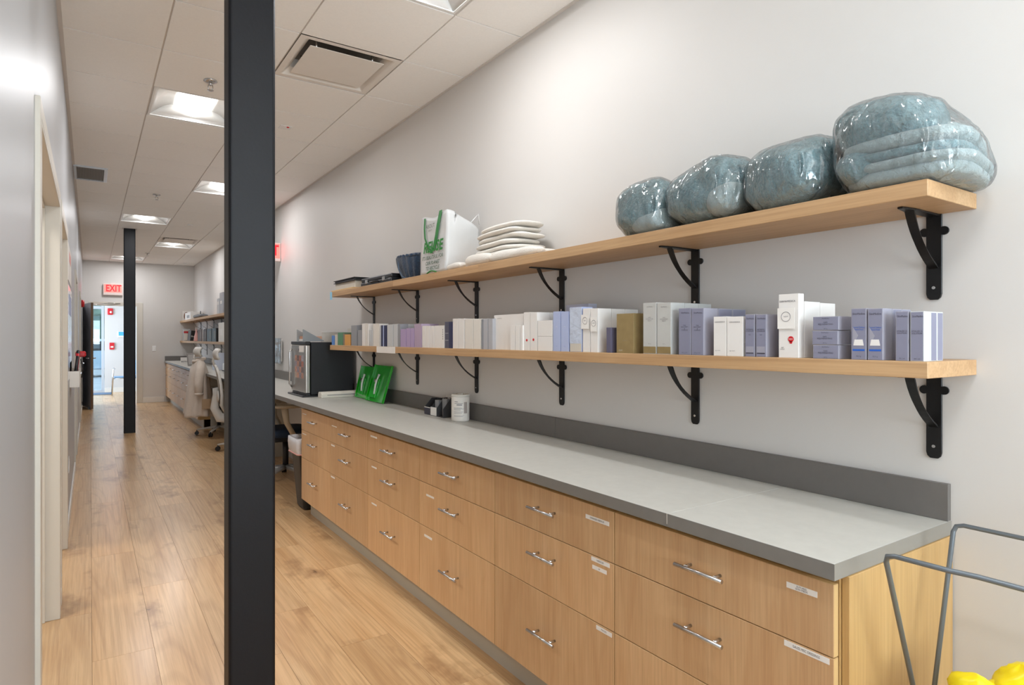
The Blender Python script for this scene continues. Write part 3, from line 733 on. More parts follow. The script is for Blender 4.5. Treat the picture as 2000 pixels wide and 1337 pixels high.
carton(848.4, 867.4, 635.5, C_w, 'broad white carton with vertical dark lettering', .065, extra=lambda t, x0, y0, y1, z0, z1: [MB().box(x0-.0006, x0-.0001, y0+.012, y0+.016, z0+.05+.013*i, z0+.058+.013*i).build('printed_mark', M_ink, t) for i in range(5)])
carton(868.8, 883.2, 628, C_navy, 'navy carton with a slate front between two white groups', .055, front=None, n=1, extra=lambda t, x0, y0, y1, z0, z1: (MB().box(x0-.0006, x0-.0001, y0+(y1-y0)*.42, y1-.001, z0+.001, z1-.001).build('front_panel', C_slate, t), [MB().box(x0-.001, x0-.0007, y0+(y1-y0)*.5, y1-.006, z0+zz, z0+zz+.0015).build('printed_line', M_paper, t) for zz in (.045, .085)]))
carton(884.2, 895, 622, C_w, 'tall white carton just right of the navy one, left of a pair', .07, n=2)
carton(895.6, 906.4, 622, C_w, 'tall white carton just right of the navy one, right of a pair', .07, n=2)
carton(908, 923.8, 622.4, C_w2, 'tall warm white carton, left of the next pair', .07)
carton(924.6, 939, 622.4, C_w2, 'tall warm white carton with faint script, right of the next pair', .07, text=[('ZO', .6, .004, M_inkgrey, 0)])
carton(940, 943, 623, C_gyd, 'very thin grey carton at the shelf seam', .07)
carton(943.6, 952.4, 622, C_gy, 'slim grey carton left of a pair, right of the shelf seam', .07)
carton(953.2, 962.2, 622, C_gy, 'slim grey carton right of a pair, beside the wide white box', .07)
# middle group
carton(963.6, 1021, 614, C_w, 'wide white box standing behind three small white cartons', .075, xf=1.742, dy=-.006, text=[(B_DM, .9, .006, M_inkgrey, .3)])
for i, (a, b) in enumerate(((996.8, 1005.8), (1006.4, 1015.4), (1016, 1021))):
    carton(a, b, 635, C_w, ['left', 'middle', 'right'][i]+' small white carton in front of the wide white box', .018, xf=1.715, gap=.0007)
def dot(u, v, r=.006):
    def f(t, x0, y0, y1, z0, z1):
        for uu, vv in u:
            p = on_x(uu, vv, x0); MB().cyl((x0-.0012, p[1], p[2]), (x0-.0001, p[1], p[2]), r, 18).build('round_sticker', M_red, t, label='small round red sticker')
    return f
carton(1022.4, 1035, 609.6, C_w, 'tall white carton with a red dot, left of a pair', .075, n=2, extra=dot([(1029, 664)], 0), gap=.0006)
carton(1035.6, 1049, 609.6, C_w, 'tall white carton with a red dot, right of a pair', .075, n=2, extra=dot([(1042, 663)], 0), gap=.0006)
carton(1060, 1077, 611, C_w, 'tall white box behind the two small stacked white ones', .06, xf=1.882)
carton(1050, 1079, 0, C_w, 'lower of two small stacked white boxes', .06, z1=SHZ+.0655)
carton(1050, 1079, 0, C_w, 'upper of two small stacked white boxes', .06, z0=SHZ+.066, z1=SHZ+.137)
tb = [('TNS', .62, .005, C_w, 0), ('1.7 oz', .13, .004, M_blue, 0)]
carton(1080, 1094.6, 608, C_blu, 'light blue carton, left of a pair', .07, n=2, text=tb)
carton(1095.2, 1111, 608, C_blu, 'light blue carton, right of a pair', .07, n=2, text=tb)
M_foil = mat('crinkled_film', (196, 206, 224), .18, var=.08, vscale=20, bump=1.0, bscale=18, spec=.8)
def foil(t, x0, y0, y1, z0, z1):
    MB().box(x0-.001, x0-.0001, y0, y1, z0+.035, z1-.002).build('film_wrap', M_foil, t, label='crinkled clear film over the front')
carton(1112.7, 1136.5, 599.5, C_blu, 'light blue carton wrapped in crinkled clear film with a cream base', .06, n=1, extra=foil, front=C_bg)
carton(1105, 1150, 594, C_lavs, 'pale lavender box behind the film wrapped carton', .05, xf=1.86)
def tagp(u0, u1, v0, v1):
    def f(t, x0, y0, y1, z0, z1):
        a = on_x(u0, v0, x0-.004); b = on_x(u1, v1, x0-.004); 
        tg = MB().box(x0-.0048, x0-.0038, b[1], a[1], b[2], a[2]).build('paper_tag', M_paper, t, label='white folded paper tag hanging on the front')
        mb = MB(); c = ((a[1]+b[1])/2, a[2]*.58+b[2]*.42); r = min((a[1]-b[1])*.33, .014); mb.tube([(x0-.0052, c[0]+r*math.cos(q*PI/10), c[1]+r*math.sin(q*PI/10)) for q in range(20)], .0007, 4, closed=True)
        text_on(mb, 'NEW', (x0-.0053, c[0], c[1]), .006); mb.build('printed_ring', M_inkgrey, t)
    return f
carton(1138, 1152.4, 602, C_w, 'tall white carton with a hanging paper tag, left of a pair', .075, n=2, extra=tagp(1135.3, 1150.2, 614.5, 642))
carton(1153, 1168, 602, C_w, 'tall white carton with a hanging paper tag, right of a pair', .075, n=3, extra=tagp(1153.4, 1166, 619.5, 647))
carton(1184, 1194, 639.3, C_dk, 'small dark lavender carton beside the gold one', .03, front=C_dk, side=C_dk)
carton(1203.8, 1238, 612, C_gold, 'shiny gold carton with clear wrap', .065, text=[('LUMIVIVE', .32, .006, C_br, 0), ('DUO', .07, .009, C_bg, .25)], gap=.0015)
def goldbase(t, x0, y0, y1, z0, z1):
    MB().box(x0-.0012, x0-.0007, y0+.002, y1-.002, z0+.003, z0+.027).build('gold_band', C_gold, t, label='gold band along the base')
tsil = [(B_SM, .92, .006, M_inkgrey, 0), ('HA5\nHYDRATOR\nREJUV', .68, .0065, M_inkgrey, 0), ('56.7 g', .2, .005, M_inkgrey, 0)]
for a, b, l in ((1256, 1282.2, 'left'), (1283, 1311, 'right')):
    carton(a, b, 591, C_w, 'tall silver carton with a gold base, %s of a pair' % l, .072, n=(3 if l == 'right' else 2), front=C_sil, side=C_sil, text=tsil, extra=goldbase, gap=.0006)
for a, b, l in ((1325.3, 1349.4, 'left'), (1350, 1374.6, 'right')):
    carton(a, b, 601.5, C_w, 'large lavender carton left of the plain white pair, %s of two' % l, .075, n=(3 if l == 'right' else 2), front=C_lav, side=(C_lavs), text=tx_sm('TNS\nRECOVERY\n&\nCOMPLEX'), gap=.0006)
tdm = [(B_DM, .86, .0055, M_ink, 0), ('age smart\n', .12, .005, M_inkgrey, .15)]
for a, b, l in ((1393.5, 1418.6, 'left'), (1419.4, 1451, 'right')):
    carton(a, b, 618, C_w, 'plain white carton with small dark lettering, %s of two' % l, .05, text=tdm, gap=.0006)
def feet(t, x0, y0, y1, z0, z1):
    MB().box(x0-.0009, x0-.0007, y0+.003, y1-.003, z0+.012, z0+.032).build('printed_patch', C_lavs, t)
    MB().box(x0-.0012, x0-.001, y0+.004, y1-.004, z0+.010, z0+.013).build('printed_line', M_ink, t)
for a, b, l in ((1455, 1474.4, 'left'), (1476, 1497, 'right')):
    carton(a, b, 613.5, C_w, 'slim lavender carton between white boxes, %s of two' % l, .06, n=(3 if l == 'right' else 2), front=C_lav, side=C_lavs, text=tx_sm('RETINOL\nCOMPLEX\n \n0.5', ''), extra=feet, gap=.0008)
def bigw(t, x0, y0, y1, z0, z1):
    tagp(1518.8, 1552, 601.8, 641.5)(t, x0, y0, y1, z0, z1)
    p = on_x(1545, 662, x0); MB().cyl((x0-.0014, p[1], p[2]), (x0-.0002, p[1], p[2]), .0085, 24).build('round_sticker', M_red, t, label='round red sticker with white lettering')
    mb = MB(); mb.prism([(p[1]-.005, p[2]-.006), (p[1]+.005, p[2]-.006), (p[1]+.003, p[2]-.013), (p[1]-.003, p[2]-.013)], x0-.0014, x0-.0003, 'x'); mb.build('sticker_tail', M_red, t)
    mb = MB(); text_on(mb, 'NEW', (x0-.0016, p[1], p[2]), .0055, bold=.01); mb.build('printed_text', M_paper, t)
carton(1520.6, 1559.8, 573.8, C_w, 'tallest white carton with a big paper tag and red round sticker', .028, extra=bigw, text=[(B_DM, .885, .0075, M_ink, .05), ('age\nsmart', .15, .006, M_inkgrey, .3)], gap=.0006)
y0t = yx(1559.8, XB)
for i, (x0, x1, l) in enumerate(((1.7525, 1.835, 'directly behind the tallest tagged one'), (1.837, 1.92, 'last in the row behind the tallest tagged one'))):
    t = thing('product_box', 'tall plain white carton '+l, 'box', ((x0+x1)/2, y0t+.03, SHZ), 'product boxes on the lower shelf')
    MB().box(x0, x1, y0t, y0t+.062, SHZ+.0002, 1.5255-.002*i).build('carton', C_w, t, bevel=.0006)
zs = [SHZ, SHZ+.0395, SHZ+.0795, SHZ+.119]
for i, l in enumerate(('bottom', 'middle', 'top')):
    carton(1587, 1639, 0, C_w, 'flat lavender carton with emblem, %s of the stack of three' % l, .062, n=2, front=C_lav, side=C_lavs, z0=zs[i], z1=zs[i+1]-.0012, text=[(B_SM, .86, .0045, M_ink, 0), ('HA5\nREJUVENATING', .5, .006, M_ink, 0), ('56.7 g', .12, .004, M_ink, 0)], dy=.002*(i % 2))
def bluebar(t, x0, y0, y1, z0, z1):
    yc = (y0+y1)/2
    MB().prism([(y0+.006, z0+.038), (y1-.006, z0+.038), (y1-.009, z0+.054), (y0+.009, z0+.054)], x0-.0011, x0-.0007, 'x').build('printed_jar', C_w, t)
    MB().box(x0-.0011, x0-.0007, y0+.004, y1-.004, z0+.0235, z0+.0285).build('blue_bar', M_blue, t, label='short blue printed bar')
    MB().prism([(y1-.004, z1-.048), (y1-.018, z1-.072), (y1-.004, z1-.100)], x0-.001, x0-.0007, 'x').build('printed_arrow', C_lavs, t)
tbl = [(B_SM, .895, .008, M_ink, 0), ('Essential Defense\nMineral Shield', .61, .0065, M_blue, 0), ('52.5 g', .07, .005, M_ink, 0)]
for a, b, l in ((1662, 1692.6, 'left'), (1694.2, 1725, 'right')):
    carton(a, b, 602, C_w, 'tall lavender carton with a blue printed bar, %s of two' % l, .05, n=(3 if l == 'right' else 2), front=C_lav, side=C_lavs, text=tbl, extra=bluebar, gap=.0008)
for a, b, l in ((1748.6, 1775, 'left'), (1777, 1805.4, 'right')):
    carton(a, b, 607.8, C_w, 'tall lavender carton at the near end of the shelf, %s of two' % l, .034, n=(3 if l == 'right' else 2), front=C_lav, side=(C_lavs if l == 'left' else C_gyp), text=tx_sm('VITALIZE 12\nSOLUTION', '59.1 ml'), gap=.0008)
# beige box at the very far end behind
t = thing('storage_box', 'open beige cardboard box at the far end of the lower shelf behind small cartons', 'box', (1.93, 4.95, SHZ))
mb = MB(); mb.box(1.86, 1.995, 4.98, 5.09, SHZ, SHZ+.004); mb.box(1.86, 1.864, 4.98, 5.09, SHZ+.004, 1.50); mb.box(1.864, 1.995, 5.086, 5.09, SHZ+.004, 1.50); mb.box(1.864, 1.995, 4.98, 4.984, SHZ+.004, 1.50); mb.build('cardboard', C_bg, t)

# =================================================================== UPPER SHELF THINGS
UZ = SZ['u'][1]
def hull_wrap(parent, src_objs, inflate, name='plastic_wrap'):
    pts = []
    for o in src_objs: pts += [v.co.copy() for v in o.data.vertices]
    c = sum(pts, Vector())/len(pts)
    bm = bmesh.new()
    for p in pts[::3]: bm.verts.new(p+(p-c).normalized()*inflate)
    r = bmesh.ops.convex_hull(bm, input=bm.verts)
    bmesh.ops.delete(bm, geom=[g for g in r['geom_interior'] if isinstance(g, bmesh.types.BMVert)], context='VERTS')
    me = bpy.data.meshes.new(name); bm.to_mesh(me); bm.free(); me.materials.append(M_wrap)
    o = bpy.data.objects.new(name, me); COL.objects.link(o); o.parent = parent
    rm = o.modifiers.new('r', 'REMESH'); rm.mode = 'VOXEL'; rm.voxel_size = .0065; rm.use_smooth_shade = True
    sm = o.modifiers.new('s', 'SMOOTH'); sm.iterations = 4
    o['label'] = 'clear crinkled plastic wrap'
    o.data.update()
    dg = bpy.context.evaluated_depsgraph_get(); me2 = bpy.data.meshes.new_from_object(o.evaluated_get(dg)); o.modifiers.clear(); o.data = me2
    z0 = min(v.co.z for v in me2.vertices)
    for v in me2.vertices:
        q = Vector((v.co.x*24, v.co.y*24, v.co.z*9)); w = noise.ridged_multi_fractal(q, .9, 2.1, 3, 1.0, 2.0)
        nrm = v.normal; v.co += nrm*(w-1.0)*.0026
        if v.co.z+ORG[parent.name].z < UZ+.001: v.co.z = UZ+.001-ORG[parent.name].z
    for p in me2.polygons: p.use_smooth = True
    me2.materials.clear(); me2.materials.append(M_wrap)
    return o
FALL = .3
def fleece_lobe(parent, c, r, e=2.7, nz=.012, m=None, seed=0, fn=None, name='folded_layer', nu=44, nv=26):
    mb = MB(); mb.superell(c, r, e, nu, nv, nz, 9, fn, seed)
    for v in mb.v: v.z = UZ+(v.z-UZ)*(1-FALL*max(0, (v.x-1.80)/.19)**1.5)
    for v in mb.v:
        if v.z < UZ+.003: v.z = UZ+.003
    return mb.build(name, m or M_fleece, parent)
BG = 'blankets in plastic wrap on the upper shelf'
def taper(dx, amt, sag=0.0):
    # height falls towards the wall side
    def f(p):
        k_ = 1-amt*max(0, (p.x/dx+.1))**2
        return Vector((p.x, p.y, p.z*k_-sag*max(0, p.x/dx)**2))
    return f
# farthest
b1 = thing('wrapped_blanket', 'smallest looking teal blanket bundle in clear plastic, farthest of four', 'blanket', (1.85, 1.625, UZ), BG)
l1 = [fleece_lobe(b1, (1.845, 1.645, UZ+.108), (.14, .125, .104), 2.7, .02, seed=1), fleece_lobe(b1, (1.80, 1.60, UZ+.05), (.085, .085, .05), 2.5, .012, M_fleece2, seed=2)]
hull_wrap(b1, l1, .008)
b2 = thing('wrapped_blanket', 'teal blanket bundle in clear plastic, second from the far end, small clear card behind', 'blanket', (1.85, 1.36, UZ), BG)
l2 = [fleece_lobe(b2, (1.84, 1.40, UZ+.098), (.135, .115, .098), 2.6, .018, seed=3), fleece_lobe(b2, (1.85, 1.30, UZ+.115), (.13, .095, .105), 2.5, .02, seed=4), fleece_lobe(b2, (1.79, 1.28, UZ+.075), (.075, .07, .06), 2.3, .01, M_fleece2, seed=5)]
hull_wrap(b2, l2, .008)
b3 = thing('wrapped_blanket', 'smooth teal blanket bundle in clear plastic, third, touching the biggest one', 'blanket', (1.85, 1.07, UZ), BG)
l3 = [fleece_lobe(b3, (1.845, 1.082, UZ+.100), (.145, .140, .100), 2.8, .014, seed=6), fleece_lobe(b3, (1.86, 1.03, UZ+.150), (.11, .09, .068), 2.4, .012, seed=7)]
hull_wrap(b3, l3, .008)
FALL = .62
b4 = thing('wrapped_blanket', 'biggest teal blanket bundle in clear plastic at the near end of the upper shelf', 'blanket', (1.85, .76, UZ), BG)
def arch(p): return Vector((p.x, p.y, p.z-.9*max(0, p.x-.02)**2*3.0))
l4 = [fleece_lobe(b4, (1.815, .800, UZ+.176), (.115, .128, .070), 2.4, .014, seed=8),
      fleece_lobe(b4, (1.905, .770, UZ+.150), (.085, .135, .045), 2.6, .008, M_fleece2, seed=18, fn=arch),
      fleece_lobe(b4, (1.845, .765, UZ+.118), (.135, .150, .024), 3.0, .006, M_fleece2, seed=9, fn=arch),
      fleece_lobe(b4, (1.850, .770, UZ+.086), (.130, .150, .020), 3.0, .006, M_fleece, seed=10, fn=arch),
      fleece_lobe(b4, (1.850, .745, UZ+.060), (.137, .140, .019), 3.0, .006, M_fleece2, seed=11, fn=arch),
      fleece_lobe(b4, (1.850, .760, UZ+.030), (.132, .145, .028), 3.0, .008, M_fleece2, seed=12, fn=arch),
      fleece_lobe(b4, (1.760, .855, UZ+.070), (.055, .055, .045), 2.2, .010, M_fleece, seed=13)]
hull_wrap(b4, l4, .007)
cd = thing('clear_card_holder', 'small clear acrylic card holder standing behind the second blanket bundle', 'card holder', (1.98, 1.5, UZ))
mb = MB(); mb.box(1.978, 1.980, 1.455, 1.54, UZ, 2.104); mb.build('panel', clear('clear_acrylic', gloss=.3, rough=.05, milky=.1), cd)
mb = MB(); mb.box(1.9765, 1.9775, 1.537, 1.540, UZ, 2.104); mb.box(1.9765, 1.9775, 1.4555, 1.4585, UZ, 2.104); mb.box(1.9765, 1.9775, 1.4585, 1.537, 2.101, 2.104); mb.build('bright_edge', M_white, cd)

# folded white towels
TG = 'folded white towels on the upper shelf'
def towel(c, r, lab, seed, fn=None, layers=1, rz=0.0, tilt=0.0):
    t = thing('folded_towel', lab, 'towel', (c[0], c[1], c[2]-r[2]), TG)
    Rm = Matrix.Rotation(rz, 3, 'Z') @ Matrix.Rotation(tilt, 3, 'X')
    for i in range(layers):
        mb = MB(); hz = r[2]/layers
        def g(p, i=i):
            p = Vector((p.x, p.y, p.z+(i-(layers-1)/2)*2*hz))
            p.z += .003*math.sin(p.y*11+2.2)+.0015*math.sin(p.y*27+seed)+.0015*math.sin(p.x*24+seed*2)
            return Rm @ p
        mb.superell(c, (r[0]*(1-.02*((seed+i) % 3)), r[1]*(1-.03*((seed*2+i) % 2)), hz*1.0), 4.0, 48, 16, .006, 10, g, seed+i*5, e2=7)
        for v in mb.v: v.z = max(v.z, UZ+.0015)
        mb.build('fold', M_towel, t)
    return t
zz = UZ
for i, l in enumerate(('bottom towel', 'second towel from the bottom', 'third towel from the bottom', 'fourth towel from the bottom', 'fifth towel from the bottom', 'second towel from the top', 'topmost towel')):
    dx_, dy_, ry = ((0, .02, .235), (-.006, -.03, .20), (.004, .01, .225), (-.004, .02, .205), (.003, -.005, .215), (-.002, .01, .20), (.004, -.01, .195))[i]
    towel((1.860+dx_, 2.66+dy_, UZ+.016+.0287*i), (.108-.001*i, ry, .0142), l+' in the pile of folded white towels on the upper shelf', i+1)
towel((1.760, 2.46, UZ+.024), (.05, .19, .023), 'rolled white towel in front of the tall pile at the shelf edge', 6, layers=1, rz=.06)
towel((1.83, 2.40, UZ+.021), (.10, .12, .018), 'flat white towel trailing to the right of the pile', 7)
towel((1.775, 2.79, UZ+.030), (.055, .13, .028), 'small white towel leaning on the pile beside the shopping bag', 8, layers=1)
towel((1.745, 3.02, UZ+.017), (.03, .075, .016), 'crumpled white cloth in front of the shopping bag', 9, layers=1)

# shopping bag
t = thing('shopping_bag', 'tall white shopping bag with green straps and green lettering on the upper shelf', 'bag', (1.86, 3.29, UZ))
bx0, bx1, by0, by1, bz = 1.735, 1.975, 3.125, 3.455, 2.155
mb = MB(); n1, nz_ = 14, 16
per = []
for i in range(n1): per.append((bx0, by1-(by1-by0)*i/n1))
for i in range(n1): per.append((bx0+(bx1-bx0)*i/n1, by0))
for i in range(n1): per.append((bx1, by0+(by1-by0)*i/n1))
for i in range(n1): per.append((bx1-(bx1-bx0)*i/n1, by1))
vs_ = []
for j in range(nz_+1):
    f = j/nz_
    for x, y in per:
        top = bz-.10*max(0, (x-bx0)/(bx1-bx0))**1.4*1.0+.012*math.cos((y-by0)*20)
        z = UZ+.001+(top-UZ)*f; dx = .012*noise.noise(Vector((x*9, y*9, z*9)))*(1 if x > bx0+.01 else .25); dy = .014*noise.noise(Vector((x*8+5, y*9, z*7)))
        vs_.append((x+dx+.01*f*(1 if x < 1.8 else -1), y+dy*(.3+f*.7), z))
m_ = len(per); fs_ = [(j*m_+i, j*m_+(i+1) % m_, (j+1)*m_+(i+1) % m_, (j+1)*m_+i) for j in range(nz_) for i in range(m_)]; fs_.append(tuple(range(m_))[::-1])
mb.add(vs_, fs_, True); o = mb.build('body', mat('white_bag_plastic', (208, 209, 208), .45, var=.02, bump=.5, bscale=9), t); o.modifiers.new('s', 'SOLIDIFY').thickness = .0015
xs = bx0-.003
def strap(p, w=.017):
    mb = MB(); vs_ = []
    for x, y, z in p: vs_ += [(x, y-w, z), (x, y+w, z)]
    mb.add(vs_, [(2*i, 2*i+1, 2*i+3, 2*i+2) for i in range(len(p)-1)]); o = mb.build('strap', mat('green_strap', (24, 122, 46), .5), t); o.modifiers.new('s', 'SOLIDIFY').thickness = .002
strap([(xs, 3.27, 1.955), (xs-.002, 3.235, 2.03), (xs, 3.215, 2.10), (xs+.006, 3.195, 2.172)]); strap([(xs, 3.335, 1.955), (xs-.001, 3.385, 2.03), (xs, 3.395, 2.09), (xs+.006, 3.40, 2.155)], .008)
strap([(xs, 3.28, 1.965), (xs-.001, 3.30, 1.93), (xs, 3.32, 1.96)], .010)
mb = MB(); text_on(mb, 'REUSE', (xs-.0015, 3.285, 1.966), .088, bold=.028, shear=.25, maxw=.30); mb.build('printed_text', M_greenp, t)
mb = MB(); text_on(mb, 'ABOUT', (xs-.0008, 3.315, 2.095), .034, maxw=.12); text_on(mb, 'BEAUTY', (xs-.0008, 3.315, 2.068), .012); mb.build('printed_text', mat('green_grey_print', (88, 100, 84), .6), t)
mb = MB()
for s_, zz_ in (("IT'S BEAUTIFUL FOR", 1.905), ('OUR PLANET', 1.872), ('TO RECYCLE', 1.84)): text_on(mb, s_, (xs-.001, 3.29, zz_), .030, bold=.01, shear=.3, maxw=.27 if 'FOR' in s_ else .2)
mb.build('printed_text', mat('dark_green_print', (48, 84, 52), .6), t)
mb = MB(); mb.tube([(xs-.0005, 3.36-.01*i, 1.812+.012*math.sin(PI*i/12)) for i in range(13)], .0035, 6); mb.build('green_curve', M_greenp, t)
mb = MB(); mb.tube([(1.90, by0+.004, 2.10), (1.93, by0-.004, 2.135), (1.955, by0, 2.16), (1.965, by0+.004, 2.10)], .003, 6); mb.build('white_cord', M_white, t)

# knitted navy basket
t = thing('knitted_basket', 'ribbed navy knitted basket beside the shopping bag on the upper shelf', 'basket', (1.83, 3.72, UZ))
mb = MB(); cx_, cy_ = 1.845, 3.725; n = 72; vs_ = []; J = 14
for j in range(J+1):
    f = j/J; z = UZ+.001+.160*f; R = .078+.046*math.sin(f*PI*.5)
    for i in range(n):
        th = 2*PI*i/n; rib = .0055*math.cos(th*18); rr_ = R+rib
        vs_.append((cx_+rr_*math.cos(th)*.88, cy_+rr_*1.75*math.sin(th), z+(.012*math.sin(th+1) if j == J else 0)))
fs_ = [(j*n+i, j*n+(i+1) % n, (j+1)*n+(i+1) % n, (j+1)*n+i) for j in range(J) for i in range(n)]+[tuple(range(n))[::-1]]
mb.add(vs_, fs_, True); mb.build('ribbed_body', mat('navy_knit', (34, 58, 84), .8, var=.2, vscale=60, bump=.6, bscale=120, sheen=.3), t)
for k_ in range(26):
    th = 2*PI*k_/26; p = Vector((cx_+.112*math.cos(th)*.88, cy_+.116*1.75*math.sin(th), UZ+.165+.012*math.sin(th+1)))
    mb = MB(); mb.superell(p, (.012, .014, .012), 2, 10, 6); mb.build('knit_loop', MATS['navy_knit'], t)
MB().superell((cx_, cy_, UZ+.150), (.088, .175, .03), 2.2, 20, 10, .01, 12).build('lining', MATS['navy_knit'], t)
mb = MB(); mb.tube([(1.742, 3.80, UZ+.13), (1.738, 3.78, UZ+.07), (1.736, 3.72, UZ+.02), (1.730, 3.66, UZ+.004)], .003, 6); mb.build('drawstring', mat('navy_cord', (80, 104, 128), .7), t)
# black case
t = thing('instrument_case', 'flat black hard case with latches lying on the upper shelf', 'case', (1.85, 4.17, UZ))
MB().box(1.735, 1.97, 3.90, 4.46, UZ+.001, UZ+.030).build('lower_shell', M_dark, t, bevel=.006, seg=2)
MB().box(1.737, 1.968, 3.902, 4.458, UZ+.033, UZ+.062).build('lid', M_dark, t, bevel=.008, seg=2)
MB().box(1.739, 1.966, 3.905, 4.455, UZ+.030, UZ+.033).build('gasket', mat('grey_gasket', (60, 60, 64), .5), t)
for y in (4.02, 4.34): MB().box(1.728, 1.737, y-.02, y+.02, UZ+.018, UZ+.046).build('latch', M_chrome, t, bevel=.002)
mb = MB(); mb.tube([(1.735, 4.12, UZ+.02), (1.718, 4.12, UZ+.022), (1.718, 4.24, UZ+.022), (1.735, 4.24, UZ+.02)], .005, 8); mb.build('handle', M_dark, t)
# beige box with black folder on top
t = thing('storage_box', 'low beige box at the far end of the upper shelf under a black binder', 'box', (1.85, 4.9, UZ))
MB().box(1.75, 1.93, 4.62, 5.08, UZ+.012, UZ+.068).build('body', C_bg, t, bevel=.003)
t['category'] = 'box'
o = MB((1.84, 4.84, UZ)).box(1.717, 1.94, 4.58, 5.088, UZ+.0005, UZ+.0118).build('wooden_board', mat('pale_plywood', (214, 180, 128), .6), bevel=.001); tag(o, 'thin pale plywood board lying under the beige box', 'board')
t = thing('ring_binder', 'black binder lying on the low beige box', 'binder', (1.84, 4.85, UZ+.07))
MB().box(1.735, 1.93, 4.60, 5.085, UZ+.0685, UZ+.073).build('cover', M_dark, t); MB().box(1.735, 1.93, 4.60, 5.085, UZ+.088, UZ+.093).build('cover', M_dark, t)
MB().box(1.745, 1.925, 4.61, 5.075, UZ+.073, UZ+.088).build('pages', M_dark, t)

# =================================================================== WORKTOP THINGS
CZ = .9142
# mini fridge
fx0, fx1, fy0, fy1, fz = 1.545, 1.965, 5.235, 5.69, 1.382
t = thing('mini_fridge', 'black mini fridge with a steel door standing on the worktop', 'fridge', ((fx0+fx1)/2, (fy0+fy1)/2, CZ))
MB().box(fx0+.045, fx1, fy0, fy1, CZ+.018, fz).build('body', mat('black_steel', (19, 20, 24), .5, bump=.05, bscale=150), t, bevel=.004, seg=2)
MB().box(fx0-.03, fx1-.06, fy0-.004, fy1+.004, CZ+.0005, CZ+.014).build('base_plate', M_dark, t, bevel=.002)
MB().box(fx0+.01, fx0+.04, fy0+.01, fy1-.01, CZ+.014, CZ+.03).build('vent_plinth', M_dark, t)
MB().box(fx0, fx0+.04, fy0+.004, fy1-.004, CZ+.032, fz-.022).build('door', mat('steel_door', (190, 186, 180), .28, metal=.9), t, bevel=.008, seg=3)
MB().box(fx0-.002, fx0+.04, fy0+.002, fy1-.002, fz-.021, fz+.008).build('door_cap', M_dark, t, bevel=.004)
mb = MB(); mb.tube([(fx0, fy1-.03, CZ+.06), (fx0-.022, fy1-.03, CZ+.09), (fx0-.022, fy1-.03, fz-.09), (fx0, fy1-.03, fz-.06)], .008, 8); mb.build('handle', M_chrome, t)
d = [o for o in t.children if o.name.startswith('door')][0]
MB().box(fx0-.0008, fx0-.0001, fy0+.06, fy0+.20, fz-.085, fz-.03).build('notice', M_paper, t, label='white typed notice')
cols_ = [(186, 140, 120), (196, 176, 160), (170, 110, 92), (150, 140, 150), (214, 190, 176), (120, 104, 104), (200, 150, 130), (176, 168, 176)]
for i in range(4):
    for j in range(4):
        y0 = fy0+.07+i*.066; z0 = CZ+.155+j*.050
        ph = MB().box(fx0-.0009, fx0-.0001, y0, y0+.064, z0, z0+.048).build('photo_print', mat('photo_%d' % ((i*3+j*5) % 8), cols_[(i*3+j*5) % 8], .35, var=.35, vscale=60), t)
MB().box(fx0-.001, fx0-.0001, fy0+.205, fy0+.215, fz-.075, fz-.055).build('magnet', M_dark, t)
# things on the fridge
t = thing('brochure_holder', 'grey wedge brochure holder with a peach booklet on top of the fridge', 'holder', (1.63, 5.43, fz+.008)); z = fz+.0085
mb = MB(); mb.prism([(1.555, z), (1.74, z), (1.745, z+.004), (1.56, z+.105), (1.555, z+.105)], 5.36, 5.362, 'y'); mb.prism([(1.555, z), (1.74, z), (1.745, z+.004), (1.56, z+.105), (1.555, z+.105)], 5.545, 5.547, 'y'); mb.box(1.555, 1.74, 5.362, 5.545, z, z+.002); mb.build('holder_sides', mat('grey_acrylic', (150, 154, 156), .3), t)
MB().box(1.575, 1.72, 5.364, 5.543, z+.0025, z+.02).build('white_paper', M_paper, t); MB().box(1.58, 1.725, 5.366, 5.541, z+.0205, z+.045).build('booklet', mat('peach_booklet', (206, 160, 134), .5), t)
t = thing('whiteboard_panel', 'small off-white panel leaning against the wall on top of the fridge', 'panel', (1.90, 5.45, fz))
mt = Matrix.Translation((1.76, 5.46, fz+.001)) @ Matrix.Rotation(.12, 4, 'Z')
MB().box(-.005, .22, -.006, .006, 0, .088, mt).build('board', mat('offwhite_board', (214, 208, 198), .5, var=.06, vscale=20), t); MB().box(-.008, .223, -.008, .008, .088, .094, mt).build('top_rail', M_paper, t)
# laminator
t = thing('laminator', 'long white laminating machine lying in front of the fridge', 'machine', (1.82, 5.12, CZ))
mt = Matrix.Translation((1.63, 5.115, CZ)) @ Matrix.Rotation(.02, 4, 'Z')
mb = MB(); mb.prism([(-.035, 0), (.06, 0), (.06, .030), (.045, .050), (-.015, .050), (-.035, .034)], 0, .335, 'x')
mb.v = [mt @ v for v in mb.v]; mb.build('shell', mat('laminator_shell', (224, 218, 206), .4), t, bevel=.006, seg=2)
MB().box(.05, .33, -.0358, -.0352, .021, .026, mt).build('feed_slot', M_inkgrey, t)
MB().box(.30, .335, -.0365, -.0352, .012, .034, mt).build('side_switch', M_white, t)
mb = MB(); mb.tube([(1.93, 5.06, CZ+.052), (1.955, 5.05, CZ+.085), (1.972, 5.05, CZ+.105), (1.975, 5.05, CZ+.122), (1.965, 5.05, CZ+.130), (1.953, 5.05, CZ+.122)], .003, 6)
o = mb.build('wire_hook', M_white); o.location = (0, 0, 0); tag(o, 'white wire hook sticking up behind the laminating machine', 'hook')
